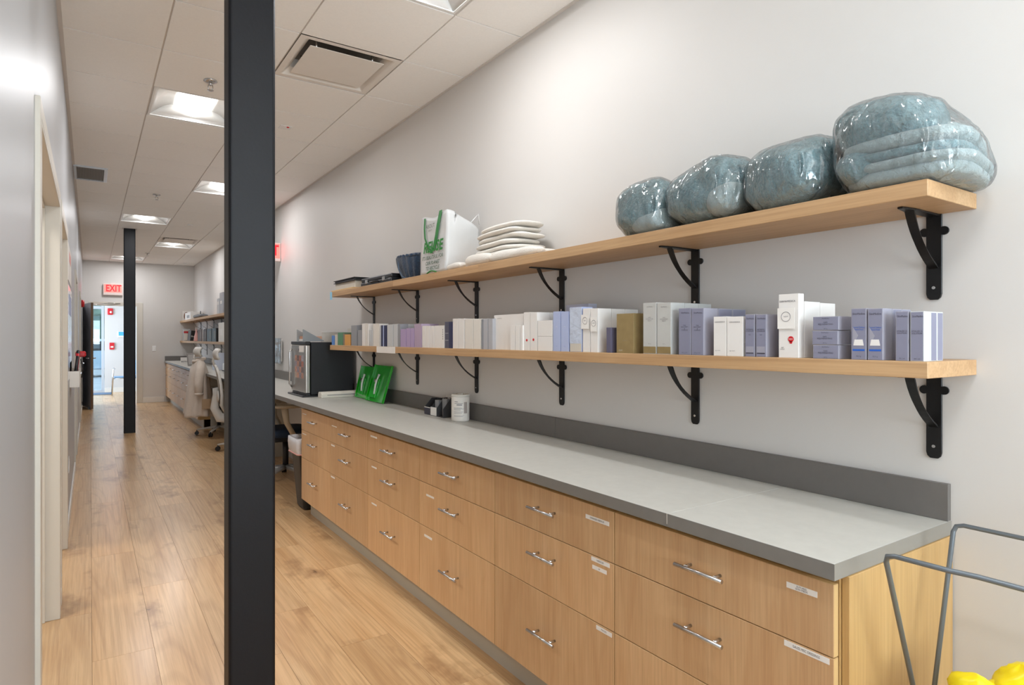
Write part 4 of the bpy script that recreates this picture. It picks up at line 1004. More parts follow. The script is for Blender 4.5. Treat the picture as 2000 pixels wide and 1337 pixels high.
# green acrylic trays leaning on the wall
def green_tray(y0, y1, x0b, x0t, zt, lab):
    t = thing('green_tray', lab, 'tray', (x0b, (y0+y1)/2, CZ)); L_ = math.hypot(x0t-x0b, zt-CZ); a = math.atan2(zt-CZ, x0t-x0b)
    mt = Matrix.Translation((x0b, (y0+y1)/2, CZ+.001)) @ Matrix.Rotation(-(a), 4, 'Y'); w = (y1-y0)/2
    # local x runs up the tray, z is its outward normal (towards -x world)
    mb = MB(); mb.box(0, L_, -w, w, -.004, .0, mt); mb.build('back_panel', M_green, t, bevel=.002)
    mb = MB(); mb.box(0, L_, w-.005, w, .0, .016, mt); mb.box(0, L_, -w, -w+.005, .0, .016, mt); mb.box(0, .006, -w+.005, w-.005, 0, .016, mt); mb.build('rim', M_green, t, bevel=.0015)
    mb = MB(); mb.box(.03, L_*.62, .01, w-.03, .001, .012, mt); mb.build('pocket', mat('bright_green_acrylic', (40, 180, 50), .1, coat=.8), t, bevel=.002)
    mb = MB(); p = [mt @ Vector(q) for q in ((.06, .02, .016), (L_*.45, .028, .022), (L_*.6, .022, .022), (L_*.74, .018, .018))]; mb.tube(p, [.007, .008, .006, .009], 8); mb.build('white_tool', M_white, t, label='white tool held in the tray')
    mb = MB(); mb.cyl(mt @ Vector((L_*.56, .045, .012)), mt @ Vector((L_*.56, .045, .030)), .013, 12); mb.build('silver_knob', M_chrome, t)
    return t
green_tray(4.385, 4.72, 1.888, 1.972, 1.2, 'larger bright green acrylic tray leaning on the wall, in front')
green_tray(4.735, 5.03, 1.915, 1.975, 1.18, 'second green acrylic tray leaning on the wall behind the larger one')
# dark organiser
t = thing('card_organizer', 'dark grey stepped card organizer on the worktop beside the canister', 'organizer', (1.92, 3.56, CZ)); M_org = mat('charcoal_plastic', (66, 66, 68), .35)
oy = [3.675, 3.585, 3.50, 3.415]
for i in range(3):
    y1, y0 = oy[i]-.001, oy[i+1]; h1 = [.085, .09, .10][i]
    mb = MB(); mb.box(1.875, 1.970, y0, y1, CZ, CZ+.003); mb.box(1.966, 1.970, y0, y1, CZ+.003, CZ+h1+.02)
    for yy in (y0, y1-.002): mb.prism([(1.875, CZ+.003), (1.966, CZ+.003), (1.966, CZ+h1+.02), (1.93, CZ+h1+.02), (1.875, CZ+h1*.55)], yy, yy+.002, 'y')
    mb.build('compartment', M_org, t)
MB().box(1.8735, 1.8748, 3.59, 3.672, CZ+.004, CZ+.045).build('card', M_ink, t, label='dark card'); MB().box(1.8735, 1.8748, 3.59, 3.672, CZ+.0455, CZ+.05).build('card_edge', M_paper, t)
MB().box(1.8735, 1.8748, 3.503, 3.583, CZ+.003, CZ+.056).build('card', M_paper, t, label='white card')
MB().box(1.90, 1.93, 3.52, 3.57, CZ+.004, CZ+.10).build('sachet', C_gyd, t)
MB().box(1.91, 1.935, 3.43, 3.49, CZ+.004, CZ+.115).build('sachet', C_gyd, t)
mb = MB(); [mb.cyl((1.935, 3.44+.02*i, CZ+.03), (1.955, 3.47+.02*i, CZ+.135), .003, 6) for i in range(3)]; mb.build('swab', M_white, t)
# wipes canister
t = thing('wipes_canister', 'white wipes canister with printed label standing on the worktop', 'canister', (1.905, 3.25, CZ)); cc = (1.905, 3.25, 0)
MB().lathe([(.050, CZ), (.0545, CZ+.004), (.0555, CZ+.012), (.0555, CZ+.146), (.053, CZ+.150)], 40, cc).build('body', mat('canister_white', (226, 221, 213), .4), t)
MB().lathe([(.0555, CZ+.150), (.0565, CZ+.153), (.0565, CZ+.160), (.052, CZ+.164), (.047, CZ+.164), (.046, CZ+.161), (.012, CZ+.161)], 40, cc).build('lid', mat('canister_lid', (220, 216, 206), .4), t)
MB().lathe([(.018, CZ+.161), (.018, CZ+.166), (.010, CZ+.168)], 20, cc).build('dispensing_cap', mat('canister_lid', (220, 216, 206), .4), t)
mb = MB()
for zz_, a0, a1, hh in ((.118, 200, 222, .004), (.108, 200, 255, .003), (.098, 215, 250, .006), (.082, 195, 250, .002), (.076, 195, 262, .002), (.070, 195, 240, .002), (.058, 195, 256, .002), (.05, 195, 250, .002), (.036, 195, 262, .0015), (.030, 195, 255, .0015)):
    vs_ = []; n = 8
    for i in range(n+1):
        a = math.radians(a0+(a1-a0)*i/n)
        for z in (0, hh): vs_.append((cc[0]+.0558*math.cos(a), cc[1]+.0558*math.sin(a), CZ+zz_+z))
    mb.add(vs_, [(2*i, 2*i+2, 2*i+3, 2*i+1) for i in range(n)])
mb.build('printed_lines', M_inkgrey, t)
mb = MB(); vs_ = []; n = 6
for i in range(n+1):
    a = math.radians(262+24*i/n)
    for z in (.05, .118): vs_.append((cc[0]+.0558*math.cos(a), cc[1]+.0558*math.sin(a), CZ+z))
mb.add(vs_, [(2*i, 2*i+2, 2*i+3, 2*i+1) for i in range(n)]); mb.build('printed_panel', mat('taupe_print', (170, 160, 154), .5), t)

# =================================================================== WASTE BIN
t = thing('waste_bin', 'black waste bin with a white liner beside the cabinets, under the desk', 'bin', (1.635, 5.17, 0))
def ring(cx_, cy_, hx, hy, z, r=.03, n=5): return [(x, y, z) for x, y in rr(cx_-hx, cx_+hx, cy_-hy, cy_+hy, r, n)]
rs = [ring(1.635, 5.17, .145, .10, .0), ring(1.635, 5.17, .158, .108, .02), ring(1.635, 5.17, .205, .135, .55), ring(1.635, 5.17, .212, .142, .56), ring(1.635, 5.17, .212, .142, .585)]
mb = MB(); n = len(rs[0]); mb.add([p for r_ in rs for p in r_], [(j*n+i, j*n+(i+1) % n, (j+1)*n+(i+1) % n, (j+1)*n+i) for j in range(4) for i in range(n)]+[tuple(range(n))[::-1]], True)
o = mb.build('body', mat('black_bin', (40, 41, 44), .45), t); o.modifiers.new('s', 'SOLIDIFY').thickness = .003
rs = []
for j, (e, z) in enumerate(((.216, .47), (.222, .50), (.226, .55), (.222, .592), (.205, .598), (.195, .56), (.175, .40))):
    r_ = ring(1.635, 5.17, e, e-.068, z, .035, 8)
    rs.append([(x+.006*noise.noise(Vector((x*30, y*30, j*2))), y+.006*noise.noise(Vector((x*30, y*30, j*2+9))), z_+(.014*noise.noise(Vector((x*14, y*14, 3))) if j == 0 else .004*noise.noise(Vector((x*20, y*20, j))))) for x, y, z_ in r_])
mb = MB(); n = len(rs[0]); mb.add([p for r_ in rs for p in r_], [(j*n+i, j*n+(i+1) % n, (j+1)*n+(i+1) % n, (j+1)*n+i) for j in range(len(rs)-1) for i in range(n)], True)
mb.build('liner', mat('white_liner', (224, 222, 224), .35, bump=.4, bscale=30), t, label='white plastic liner folded over the rim')
mb = MB(); r_ = ring(1.635, 5.17, .217, .149, .468, .035, 8); mb.tube(r_, .006, 6, closed=True); mb.build('liner_hem', mat('pink_drawstring', (226, 168, 160), .5), t, label='pink drawstring hem')
MB().superell((1.635, 5.17, .54), (.16, .10, .03), 2.4, 20, 8, .02, 12).build('rubbish', mat('blue_rubbish', (84, 98, 122), .6), t)

# =================================================================== OFFICE CHAIRS
def office_chair(lab, loc, rz):
    t = thing('office_chair', lab, 'chair', (0, 0, 0), 'white office chairs at the desk')
    for k_ in range(5):
        a = 2*PI*k_/5+.3; e = Vector((.30*math.cos(a), .30*math.sin(a), .075))
        mb = MB(); mb.tube([(0, 0, .115), e*.5+Vector((0, 0, .06)), e], [.03, .024, .016], 8, flat=.7); lg = mb.build('base_leg', M_chairw, t)
        cm = MB(); nrm = Vector((-math.sin(a), math.cos(a), 0))
        for s_ in (-1, 1): c = Vector((e.x, e.y, .029))+nrm*.014*s_; cm.cyl(c-nrm*.009, c+nrm*.009, .028, 14)
        cm.cyl((e.x, e.y, .03), (e.x, e.y, .075), .008, 8); cm.build('caster', M_dark, lg)
    MB().cyl((0, 0, .11), (0, 0, .40), .028, 12).build('gas_column', M_dark, t)
    MB().box(-.11, .12, -.09, .09, .385, .425).build('tilt_mechanism', M_dark, t, bevel=.01, seg=2)
    MB().superell((.03, 0, .462), (.25, .245, .04), 3.4, 32, 12).build('seat', M_mesh, t)
    # back frame: S curve spine and side rails, chair faces +x, back at -x
    bk = [(-.20, .50), (-.255, .60), (-.25, .72), (-.262, .85), (-.285, .98), (-.31, 1.06)]
    for s_ in (-1, 1):
        mb = MB(); mb.tube([(x, s_*(.205 if i else .12)*(.93 if i > 3 else 1), z) for i, (x, z) in enumerate(bk)], [.016, .017, .017, .016, .015, .014], 8, flat=1.5); mb.build('back_rail', M_chairw, t)
    mb = MB(); mb.tube([(-.31, -.19, 1.06), (-.318, -.1, 1.075), (-.32, 0, 1.08), (-.318, .1, 1.075), (-.31, .19, 1.06)], .015, 8); mb.build('top_rail', M_chairw, t)
    mb = MB(); n = 8; vs_ = []
    for x, z in bk[1:]:
        for i in range(n+1): yy = -.20+.40*i/n; vs_.append((x-.02*math.cos(yy/.2*PI/2)+.01, yy, z))
    mb.add(vs_, [(j*(n+1)+i, j*(n+1)+i+1, (j+1)*(n+1)+i+1, (j+1)*(n+1)+i) for j in range(len(bk)-2) for i in range(n)], True); o = mb.build('back_mesh', M_mesh, t); o.modifiers.new('s', 'SOLIDIFY').thickness = .006
    mb = MB(); mb.tube([(-.10, 0, .40), (-.27, 0, .43), (-.325, 0, .55), (-.30, 0, .72), (-.315, 0, .80)], [.035, .04, .034, .03, .022], 10, flat=1.6); mb.build('spine', M_chairw, t)
    MB().superell((-.285, 0, .70), (.02, .15, .07), 2.6, 20, 10).build('lumbar_pad', M_chairw, t)
    mb = MB(); mb.tube([(-.32, 0, 1.07), (-.345, 0, 1.13), (-.33, 0, 1.19)], [.018, .015, .015], 8); mb.build('headrest_stem', M_chairw, t)
    mb = MB(); n = 10; vs_ = []
    for j in range(5):
        f = j/4
        for i in range(n+1): yy = -.15+.30*i/n; vs_.append((-.325+.045*(abs(yy)/.15)**2-.04*math.sin(PI*f*.9)+.02*f, yy, 1.15+.14*f))
    mb.add(vs_, [(j*(n+1)+i, j*(n+1)+i+1, (j+1)*(n+1)+i+1, (j+1)*(n+1)+i) for j in range(4) for i in range(n)], True); o = mb.build('headrest', M_chairw, t); m2 = o.modifiers.new('s', 'SOLIDIFY'); m2.thickness = .022
    for s_ in (-1, 1):
        mb = MB(); mb.tube([(-.02, s_*.24, .43), (-.03, s_*.30, .47), (-.04, s_*.30, .66)], [.022, .022, .018], 8, flat=1.4); a = mb.build('armrest', M_chairw, t)
        MB().superell((0, s_*.30, .675), (.13, .045, .016), 3, 20, 8).build('arm_pad', M_chairw, a)
    t.location = loc; t.rotation_euler = (0, 0, rz); ORG[t.name] = Vector(loc)
    return t
chA = office_chair('pale grey mesh office chair with a beige coat draped over it, farther one', (1.61, 9.82, 0), .10)
chB = copy_tree(chA, (1.625, 8.22, 0), -.12, 'pale grey mesh office chair with headrest, nearer one behind the column')
# the low navy chair seen under the desk
t = thing('task_chair', 'navy office chair with beige arm pushed under the desk behind the waste bin', 'chair', (0, 0, 0)); M_beige = mat('beige_plastic', (190, 176, 152), .45)
for k_ in range(5):
    a = 2*PI*k_/5+1.41; e = Vector((.30*math.cos(a), .30*math.sin(a), .08)); mb = MB(); mb.tube([(0, 0, .12), e*.5+Vector((0, 0, .065)), e], [.028, .024, .018], 8); lg = mb.build('base_leg', mat('silver_plastic', (186, 186, 186), .35, metal=.5), t)
    cm = MB(); nrm = Vector((-math.sin(a), math.cos(a), 0)); cm.cyl(Vector((e.x, e.y, .029))-nrm*.024, Vector((e.x, e.y, .029))+nrm*.024, .028, 14); cm.cyl((e.x, e.y, .03), (e.x, e.y, .08), .009, 8); cm.build('caster', M_dark, lg)
MB().cyl((0, 0, .11), (0, 0, .40), .03, 12).build('gas_column', M_dark, t); MB().box(-.13, .13, -.11, .11, .385, .43).build('tilt_mechanism', M_dark, t, bevel=.01)
MB().superell((0, 0, .48), (.25, .25, .05), 3.6, 32, 12).build('seat', M_navy, t)
mb = MB(); mb.superell((-.245, 0, .68), (.035, .21, .16), 3.4, 28, 14); mb.build('backrest', M_navy, t)
for s_ in (-1, 1):
    mb = MB(); mb.tube([(.04, s_*.235, .445), (.02, s_*.285, .47), (-.05, s_*.29, .60), (-.07, s_*.29, .74)], [.024, .026, .028, .036], 10, flat=.8); a = mb.build('armrest', M_beige, t); MB().superell((-.02, s_*.29, .755), (.15, .045, .018), 3, 20, 8).build('arm_pad', M_beige, a)
t.location = (1.665, 6.34, 0); t.rotation_euler = (0, 0, -.05)

# coat over the farther chair
t = thing('draped_coat', 'beige lab coat hanging over the back of the farther office chair', 'coat', (1.34, 9.82, 0)); M_coat = mat('beige_cloth', (206, 192, 178), .85, var=.04, vscale=12, bump=.25, bscale=120, sheen=.2)
mb = MB(); n = 48; J = 26; vs_ = []; top, bot = 1.13, .30
for j in range(J+1):
    f = j/J; z = top+(bot-top)*f
    hy = .06+.19*min(1, f*5)**.6+.07*f; hx = .035+.06*min(1, f*4)**.6+.11*f; cxx = 1.335+.005*f; cyy = 9.80
    for i in range(n):
        th = 2*PI*i/n; fold = 1+.10*f*math.sin(th*9+f*1.5)+.05*f*math.sin(th*5+2)
        vs_.append((cxx+hx*math.cos(th)*fold, cyy+hy*math.sin(th)*fold, z+.012*math.sin(th*3)*f))
mb.add(vs_, [(j*n+i, j*n+(i+1) % n, (j+1)*n+(i+1) % n, (j+1)*n+i) for j in range(J) for i in range(n)]+[tuple(range(n))], True); o = mb.build('body', M_coat, t); o.modifiers.new('s', 'SOLIDIFY').thickness = .004
for s_, nm_ in ((-1, 0), (1, 1)):
    mb = MB(); mb.tube([(1.335, 9.80+s_*.19, 1.06), (1.31, 9.80+s_*.275, .95), (1.29, 9.80+s_*.315, .78), (1.29, 9.80+s_*.33, .63)], [.05, .062, .060, .056], 14, caps=True); sl = mb.build('sleeve', M_coat, t)
    mb = MB(); mb.tube([(1.29, 9.80+s_*.329, .645), (1.29, 9.80+s_*.331, .615)], .0585, 14); mb.build('cuff', M_coat, sl)
mb = MB(); mb.tube([(1.335+.075*math.cos(q*PI/8), 9.80+.11*math.sin(q*PI/8), 1.10+.02*math.cos(q*PI/8)) for q in range(16)], .022, 8, closed=True); mb.build('collar', M_coat, t)
mb = MB(); mb.box(1.325, 1.445, 9.435, 9.45, .42, .56); mb.build('pocket', mat('tan_cloth', (182, 156, 126), .85), t)

# =================================================================== DESK ITEMS between fridge and far cabinets (seen between column and fridge, and left of the column)
t = thing('clear_pouch', 'clear plastic pouch of white sheets hanging on the wall behind the fridge', 'pouch', (1.985, 8.0, 1.1))
MB().box(1.972, 1.990, 7.72, 7.99, 1.13, 1.40).build('sheets', M_paper, t, bevel=.004); MB().box(1.966, 1.971, 7.70, 8.01, 1.10, 1.42).build('pouch_front', clear('pouch_film', gloss=.5, rough=.08, bump=.6, bscale=20, milky=.2), t, bevel=.002)
t = thing('desktop_printer', 'white printer on the desk left of the column beside the chair headrest', 'printer', (1.8, 9.35, CZ))
MB().box(1.62, 1.95, 9.15, 9.60, CZ, CZ+.14).build('body', M_white, t, bevel=.012, seg=2); MB().box(1.66, 1.93, 9.19, 9.56, CZ+.14, CZ+.155).build('scanner_lid', M_dark, t, bevel=.004); MB().box(1.60, 1.62, 9.22, 9.54, CZ+.03, CZ+.045).build('output_tray', M_dark, t)
t = thing('document_box', 'tall white document box on the far desk behind the coat', 'box', (1.75, 10.6, CZ))
MB().box(1.64, 1.90, 10.45, 10.62, CZ, CZ+.27).build('body', mat('bluish_white_box', (206, 212, 226), .5), t, bevel=.003); MB().box(1.639, 1.64, 10.50, 10.57, CZ+.16, CZ+.20).build('label_slot', M_inkgrey, t)
t = thing('keepsake_easel', 'grey tilted display panel on the far worktop beside the coat', 'display', (1.6, 12.3, CZ))
mt = Matrix.Translation((1.60, 12.3, CZ)) @ Matrix.Rotation(.25, 4, 'Z') @ Matrix.Rotation(-.25, 4, 'X')
MB().box(-.12, .12, -.012, .0, .002, .24, mt).build('panel', mat('grey_panel', (150, 146, 142), .5), t, bevel=.004); MB().box(-.10, .10, -.014, -.0122, .03, .21, mt).build('inset', mat('light_grey_panel', (186, 182, 178), .5), t)
t['label'] = 'grey tilted display panel on the far worktop beside the coat'
t = thing('sign_block', 'small white block with dark print on the far worktop near the corner', 'sign', (1.6, 13.7, CZ))
MB().box(1.52, 1.68, 13.60, 13.63, CZ, CZ+.12).build('block', M_paper, t); mb = MB(); text_on(mb, 'BOTOX', (1.60, 13.5995, CZ+.035), .04, face='-y', bold=.02); mb.build('printed_text', M_ink, t)
# far corner shelf things
def box_thing(name, x0, x1, y0, y1, z0, z1, m, lab, cat, extra=None, bevel=.003):
    t = thing(name, lab, cat, ((x0+x1)/2, (y0+y1)/2, z0)); MB().box(x0, x1, y0, y1, z0, z1).build('body', m, t, bevel=bevel)
    if extra: extra(t)
    return t
MB_l = SZ['l'][1]
t = thing('framed_portrait', 'small portrait with brown hair leaning at the far end of the far upper shelf', 'picture', (1.75, 15.0, UZ))
MB().box(1.715, 1.93, 14.98, 15.0, UZ, UZ+.21).build('mount', M_paper, t); MB().superell((1.79, 14.972, UZ+.10), (.055, .006, .085), 2.2, 20, 10).build('hair', mat('brown_hair_print', (124, 84, 64), .6), t); MB().superell((1.80, 14.965, UZ+.10), (.032, .005, .05), 2, 16, 8).build('face', mat('skin_print', (214, 170, 150), .6), t)
box_thing('cardboard_box', 1.75, 1.98, 14.0, 14.9, UZ, UZ+.16, M_white, 'white box in the middle of the far upper shelf', 'box', lambda t: MB().box(1.749, 1.75, 14.2, 14.6, UZ+.04, UZ+.10).build('paper_label', C_gyd, t))
t = thing('device_dome', 'rounded dark grey device on the far upper shelf', 'device', (1.85, 13.3, UZ)); MB().superell((1.84, 13.3, UZ+.045), (.11, .50, .045), 2.6, 28, 10).build('shell', mat('dark_grey_device', (92, 96, 100), .4), t); MB().cyl((1.84, 13.3, UZ+.085), (1.84, 13.3, UZ+.15), .008, 8).build('antenna', M_dark, t)
box_thing('file_box', 1.73, 1.98, 10.55, 10.75, UZ, UZ+.25, C_gyp, 'tall pale file box on the far upper shelf, beside the column', 'box', lambda t: MB().box(1.729, 1.73, 10.58, 10.72, UZ+.15, UZ+.20).build('paper_label', M_paper, t))
box_thing('file_box', 1.73, 1.98, 10.25, 10.50, UZ, UZ+.33, C_gy, 'tallest grey file box on the far upper shelf, beside the column', 'box', lambda t: MB().box(1.729, 1.73, 10.30, 10.45, UZ+.15, UZ+.20).build('paper_label', M_paper, t))
t = thing('water_jug', 'blue tinted jug at the near end of the far upper shelf', 'jug', (1.78, 10.0, UZ)); MB().lathe([(.07, UZ), (.085, UZ+.01), (.085, UZ+.13), (.07, UZ+.16), (.05, UZ+.18)], 24, (1.80, 10.0, 0)).build('body', mat('blue_jug', (150, 182, 216), .2), t); MB().lathe([(.055, UZ+.18), (.055, UZ+.20), (.02, UZ+.215)], 20, (1.80, 10.0, 0)).build('lid', M_white, t)
t = thing('framed_print', 'small framed print with red band at the far end of the far lower shelf', 'picture', (1.75, 15.2, MB_l)); MB().box(1.72, 1.88, 15.0, 15.02, MB_l, MB_l+.26).build('frame', M_chrome, t); MB().box(1.735, 1.865, 14.994, 14.9995, MB_l+.015, MB_l+.245).build('print', C_w2, t); MB().box(1.735, 1.865, 14.990, 14.9935, MB_l+.17, MB_l+.21).build('red_band', M_red, t)
t = thing('presentation_box', 'tilted black presentation box with white lettering on the far lower shelf', 'box', (1.85, 14.4, MB_l)); mt = Matrix.Translation((1.76, 14.40, MB_l)) @ Matrix.Rotation(.10, 4, 'Y')
MB().box(0, .20, -.22, .22, .0, .22, mt).build('box', M_dark, t, bevel=.004); mb = MB(); text_on(mb, 'Belotero', (0, 0, 0), .05, face='-y'); mb.v = [mt @ (v+Vector((.10, -.2215, .10))) for v in mb.v]; mb.build('printed_text', M_paper, t)
for o in t.children:
    for v in o.data.vertices: v.co.z += .0
t = thing('display_bottle', 'slender pink pointed bottle on the far lower shelf', 'bottle', (1.77, 13.35, MB_l)); MB().lathe([(.045, MB_l), (.05, MB_l+.01), (.035, MB_l+.10), (.016, MB_l+.19), (.012, MB_l+.24)], 18, (1.77, 13.35, 0)).build('bottle', mat('pink_plastic', (222, 170, 164), .35), t); MB().lathe([(.013, MB_l+.241), (.013, MB_l+.27), (.005, MB_l+.275)], 14, (1.77, 13.35, 0)).build('tip', M_white, t)
for i, (y0, y1, m, l) in enumerate(((12.45, 12.95, mat('brown_folder', (92, 70, 62), .5), 'dark brown binder box in the middle of the far lower shelf'), (11.9, 12.38, mat('umber_folder', (74, 58, 54), .5), 'second dark brown binder box on the far lower shelf'), (11.35, 11.84, M_dark, 'black binder box on the far lower shelf'), (10.9, 11.3, M_dark, 'nearest black binder box on the far lower shelf'))):
    box_thing('binder_box', 1.74, 1.96, y0, y1, MB_l, MB_l+.225, m, l, 'box', lambda t, y0=y0, y1=y1: MB().box(1.739, 1.74, y0+.1, y0+.16, MB_l+.05, MB_l+.18).build('spine_label', C_br, t))
box_thing('cream_box', 1.72, 1.955, 10.1, 10.55, MB_l, MB_l+.30, C_w2, 'big cream box at the near end of the far lower shelf', 'box', lambda t: MB().box(1.719, 1.72, 10.2, 10.4, MB_l+.1, MB_l+.2).build('paper_label', M_paper, t))
mb = MB(); mb.tube([(1.735, 12.0, MB_l+.24), (1.70, 12.0, MB_l+.21), (1.70, 12.02, MB_l+.06), (1.70, 12.03, MB_l-.0)], .008, 6); mb.org = Vector((1.7, 12, MB_l)); o = mb.build('white_cable', M_white); tag(o, 'white cable hanging in front of the brown binder boxes', 'cable')

# =================================================================== SIGNS AND WALL DEVICES
M_exit = mat('exit_panel_lit', (250, 120, 110), .4, emit=lin((255, 96, 88)), es=1.0)
M_exl = mat('exit_letters_lit', (220, 20, 30), .4, emit=lin((225, 18, 30)), es=1.4)
M_exh = mat('exit_housing', (232, 214, 208), .35)
t = thing('exit_sign', 'red lit EXIT sign above the far doorway', 'sign', (.41, YF, 2.45))
MB().box(.235, .590, YF-.055, YF-.002, 2.335, 2.575).build('housing', M_exh, t, bevel=.006)
MB().box(.255, .572, YF-.0565, YF-.0552, 2.395, 2.565).build('lit_panel', M_exit, t)
mb = MB(); text_on(mb, 'EXIT', (.425, YF-.0575, 2.478), .20, face='-y', bold=.02, maxw=.28); mb.build('letters', M_exl, t)
MB().box(.36, .46, YF-.04, YF-.002, 2.576, 2.60).build('canopy', M_exh, t)
t = thing('exit_sign', 'second red EXIT sign on the right wall, half hidden by the big column', 'sign', (1.9, 7.9, 2.5))
MB().box(1.70, 1.998, 7.83, 7.88, 2.37, 2.60).build('housing', M_exh, t, bevel=.006)
MB().box(1.715, 1.985, 7.8285, 7.8297, 2.41, 2.59).build('lit_panel', M_exit, t)
mb = MB(); text_on(mb, 'EXIT', (1.85, 7.8275, 2.50), .18, face='-y', bold=.02, maxw=.24); mb.build('letters', M_exl, t)
MB().box(1.80, 1.90, 7.835, 7.875, 2.601, 2.625).build('canopy', M_exh, t)
t = thing('light_switch', 'white light switch on the far wall between doorway and cabinets', 'switch', (1.194, YF, 1.19)); MB().box(1.157, 1.231, YF-.007, YF-.0005, 1.13, 1.25).build('plate', M_white, t, bevel=.002); MB().box(1.18, 1.208, YF-.012, YF-.007, 1.16, 1.22).build('rocker', M_white, t, bevel=.002)
t = thing('fire_alarm', 'round red fire alarm on the left wall near the far door', 'alarm', (XL, 14.1, 2.08)); mb = MB(); mb.cyl((XL+.001, 14.1, 2.08), (XL+.05, 14.1, 2.08), .075, 24, .06); mb.build('bell', M_red, t); MB().cyl((XL+.0505, 14.1, 2.08), (XL+.058, 14.1, 2.08), .02, 12).build('strobe', M_white, t)
# left wall papers and glove holder
t = thing('wall_poster', 'white glossy poster on the left wall before the third doorway', 'poster', (XL, 6.1, 1.5)); MB().box(XL+.001, XL+.004, 5.55, 6.55, 1.10, 1.82).build('sheet', mat('poster_gloss', (226, 230, 240), .15, coat=.8), t); MB().box(XL+.0042, XL+.0046, 5.7, 6.4, 1.60, 1.76).build('printed_band', C_blu, t)
t = thing('wall_notice', 'white notice with pink heading above the glossy poster on the left wall', 'notice', (XL, 6.1, 2.0)); MB().box(XL+.001, XL+.003, 5.6, 6.5, 1.86, 2.14).build('sheet', M_paper, t); MB().box(XL+.0032, XL+.0036, 5.85, 6.3, 2.02, 2.10).build('pink_heading', mat('pink_print', (232, 150, 146), .5), t)
t = thing('wall_organizer', 'white wall pocket with black and red pens on the left wall', 'holder', (XL, 6.3, 1.2)); mb = MB(); mb.box(XL+.001, XL+.004, 6.0, 6.7, 1.02, 1.22); mb.box(XL+.065, XL+.068, 6.0, 6.7, 1.02, 1.15); mb.box(XL+.004, XL+.065, 6.0, 6.7, 1.02, 1.024); mb.box(XL+.004, XL+.065, 6.0, 6.004, 1.024, 1.15); mb.box(XL+.004, XL+.065, 6.696, 6.7, 1.024, 1.15); mb.build('pocket', M_base, t)
for i, (y, m) in enumerate(((6.08, M_dark), (6.16, M_red), (6.25, M_dark), (6.36, M_red), (6.47, M_dark), (6.58, M_dark))): MB().cyl((XL+.03, y, 1.03), (XL+.055, y+.03, 1.27+.02*(i % 3)), .012, 8).build('pen', m, t)
MB().box(XL+.03, XL+.11, 6.62, 6.69, 1.25, 1.30).build('red_clip', M_red, t, bevel=.01); mb = MB(); mb.tube([(XL+.075, 6.3, 1.24), (XL+.09, 6.33, 1.16), (XL+.08, 6.32, 1.08)], .006, 6); mb.build('black_cord', M_dark, t)
t = thing('wall_plate', 'narrow white outlet plate low on the left wall', 'outlet', (XL, 5.7, .45)); MB().box(XL+.001, XL+.006, 5.66, 5.74, .39, .51).build('plate', M_white, t, bevel=.002); MB().box(XL+.0062, XL+.0085, 5.685, 5.715, .41, .49).build('sockets', M_base, t)
# vestibule devices
yv = YV-.001
t = thing('fire_strobe', 'red square fire strobe on the vestibule wall', 'alarm', (.446, yv, 2.1)); MB().box(.385, .510, yv-.04, yv, 2.03, 2.20).build('body', M_red, t, bevel=.015, seg=2); MB().superell((.46, yv-.045, 2.10), (.025, .015, .03), 2, 14, 8).build('strobe_lens', M_white, t)
t = thing('pull_station', 'red and white fire pull station on the vestibule wall', 'alarm', (.485, yv, 1.2)); MB().box(.43, .54, yv-.035, yv, 1.12, 1.30).build('body', M_red, t, bevel=.006); MB().box(.455, .515, yv-.045, yv-.036, 1.17, 1.21).build('pull_bar', M_white, t)
t = thing('wall_thermostat', 'white keypad with a lit blue screen on the vestibule wall', 'thermostat', (.70, yv, 1.52)); MB().box(.61, .80, yv-.025, yv, 1.44, 1.60).build('case', M_white, t, bevel=.006); MB().box(.635, .775, yv-.0265, yv-.0255, 1.485, 1.585).build('screen', M_screen, t)
o = MB((.3, 18.3, 0)).box(.05, .48, 18.15, 18.75, .001, .014).build('door_mat', mat('blue_grey_mat', (96, 116, 140), .95, bump=.5, bscale=100), bevel=.003); tag(o, 'blue grey door mat on the vestibule floor', 'mat')
# vestibule chair
t = thing('visitor_chair', 'light blue chair with thin metal legs in the vestibule behind the far column', 'chair', (.80, 18.0, 0)); M_bluep = mat('blue_seat', (120, 160, 196), .5)
def ch(x): return x
mb = MB()
for y in (17.75, 18.25):
    pass
xa, xb_ = .49, 1.02
for x in (xa, xb_):
    m_s = MB(); m_s.tube([(x+.03, 17.72, .67), (x, 17.72, .64), (x-.03 if x == xa else x+.03, 17.72, .012), (x-.03 if x == xa else x+.03, 18.22, .012), (x, 18.22, .64), (x+.03, 18.22, .67)], .011, 8); m_s.tube([(x, 17.72, .645), (x, 18.22, .645)], .011, 8); m_s.build('leg_frame', M_chrome, t)
MB().box(.50, 1.01, 17.72, 18.20, .43, .46).build('seat', M_bluep, t, bevel=.012, seg=2)
MB().box(.975, 1.02, 17.73, 18.21, .50, .86).build('backrest', M_bluep, t, bevel=.012, seg=2)
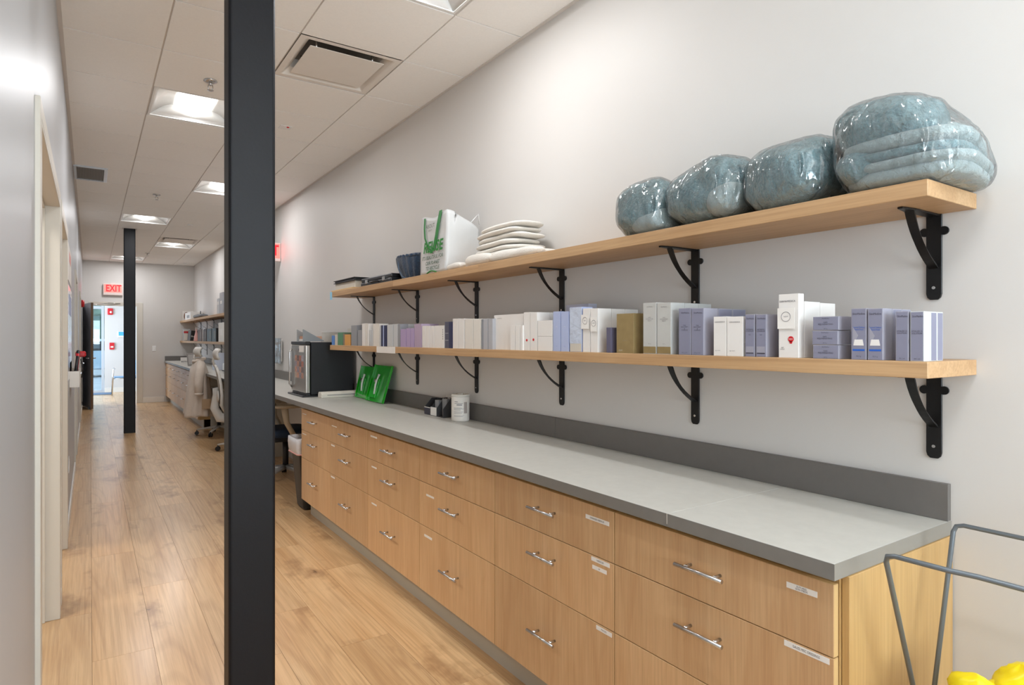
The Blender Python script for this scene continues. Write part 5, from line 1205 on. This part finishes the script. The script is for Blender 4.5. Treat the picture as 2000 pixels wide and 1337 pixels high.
for y in (17.73, 18.21): MB().tube([(.49, y, .42), (1.02, y, .42)], .010, 8).build('seat_rail', M_chrome, t)

# =================================================================== WIRE HAMPER AND YELLOW BAG (bottom right)
M_wire = mat('grey_coated_wire', (118, 126, 132), .35, metal=.5)
t = thing('hamper_frame', 'grey wire folding hamper frame standing at the near end of the cabinets', 'hamper', (1.6, .4, 0)); r_ = .0055
HY, HZ = .665, .951
xa, xb_ = 1.448, 1.831
def rd(p, q, w, k=.02):
    p, q, w = map(Vector, (p, q, w)); a = q+(p-q).normalized()*k; b = q+(w-q).normalized()*k
    return [a, (a+q*2+b)/4, b]
yn = -.02
P1 = [(1.55, HY, .012), (xb_, HY, HZ), (xb_, yn, HZ), (1.55, yn, .012)]
P2 = [(1.83, HY-.011, .012), (xa, HY-.011, HZ), (xa+.004, HY-.13, HZ), (xa+.022, HY-.17, HZ-.003), (xa+.022, yn+.011, HZ-.003), (1.83, yn+.011, .012)]
mb = MB(); mb.tube([P1[0]]+rd(P1[0], P1[1], P1[2])+rd(P1[1], P1[2], P1[3])+[P1[3]], r_, 12); mb.tube([(1.55, HY, .012), (1.55, yn, .012)], r_, 10); mb.build('wire_loop', M_wire, t)
mb = MB(); mb.tube([P2[0]]+rd(P2[0], P2[1], P2[2])+[P2[2], P2[3]]+rd(P2[3], P2[4], P2[5])+[P2[5]], r_, 12); mb.tube([(1.83, HY-.011, .012), (1.83, yn+.011, .012)], r_, 10); mb.build('wire_loop', M_wire, t)
t = thing('yellow_bag', 'bright yellow plastic bag bundle standing inside the wire hamper', 'bag', (1.62, .48, 0)); M_yel = mat('yellow_plastic', (245, 224, 10), .35, var=.06, bump=.3, bscale=18)
def bagfn(p):
    return p
mb = MB(); mb.superell((1.66, .50, .33), (.13, .085, .33), 3.0, 40, 30, .05, 7, seed=3)
mb.superell((1.715, .50, .655), (.052, .05, .05), 2.2, 24, 14, .02, 16, seed=5)
mb.superell((1.60, .54, .64), (.045, .04, .045), 2.2, 24, 14, .02, 16, seed=6)
for v in mb.v: v.z = max(v.z, .002)
mb.build('bag_body', M_yel, t)
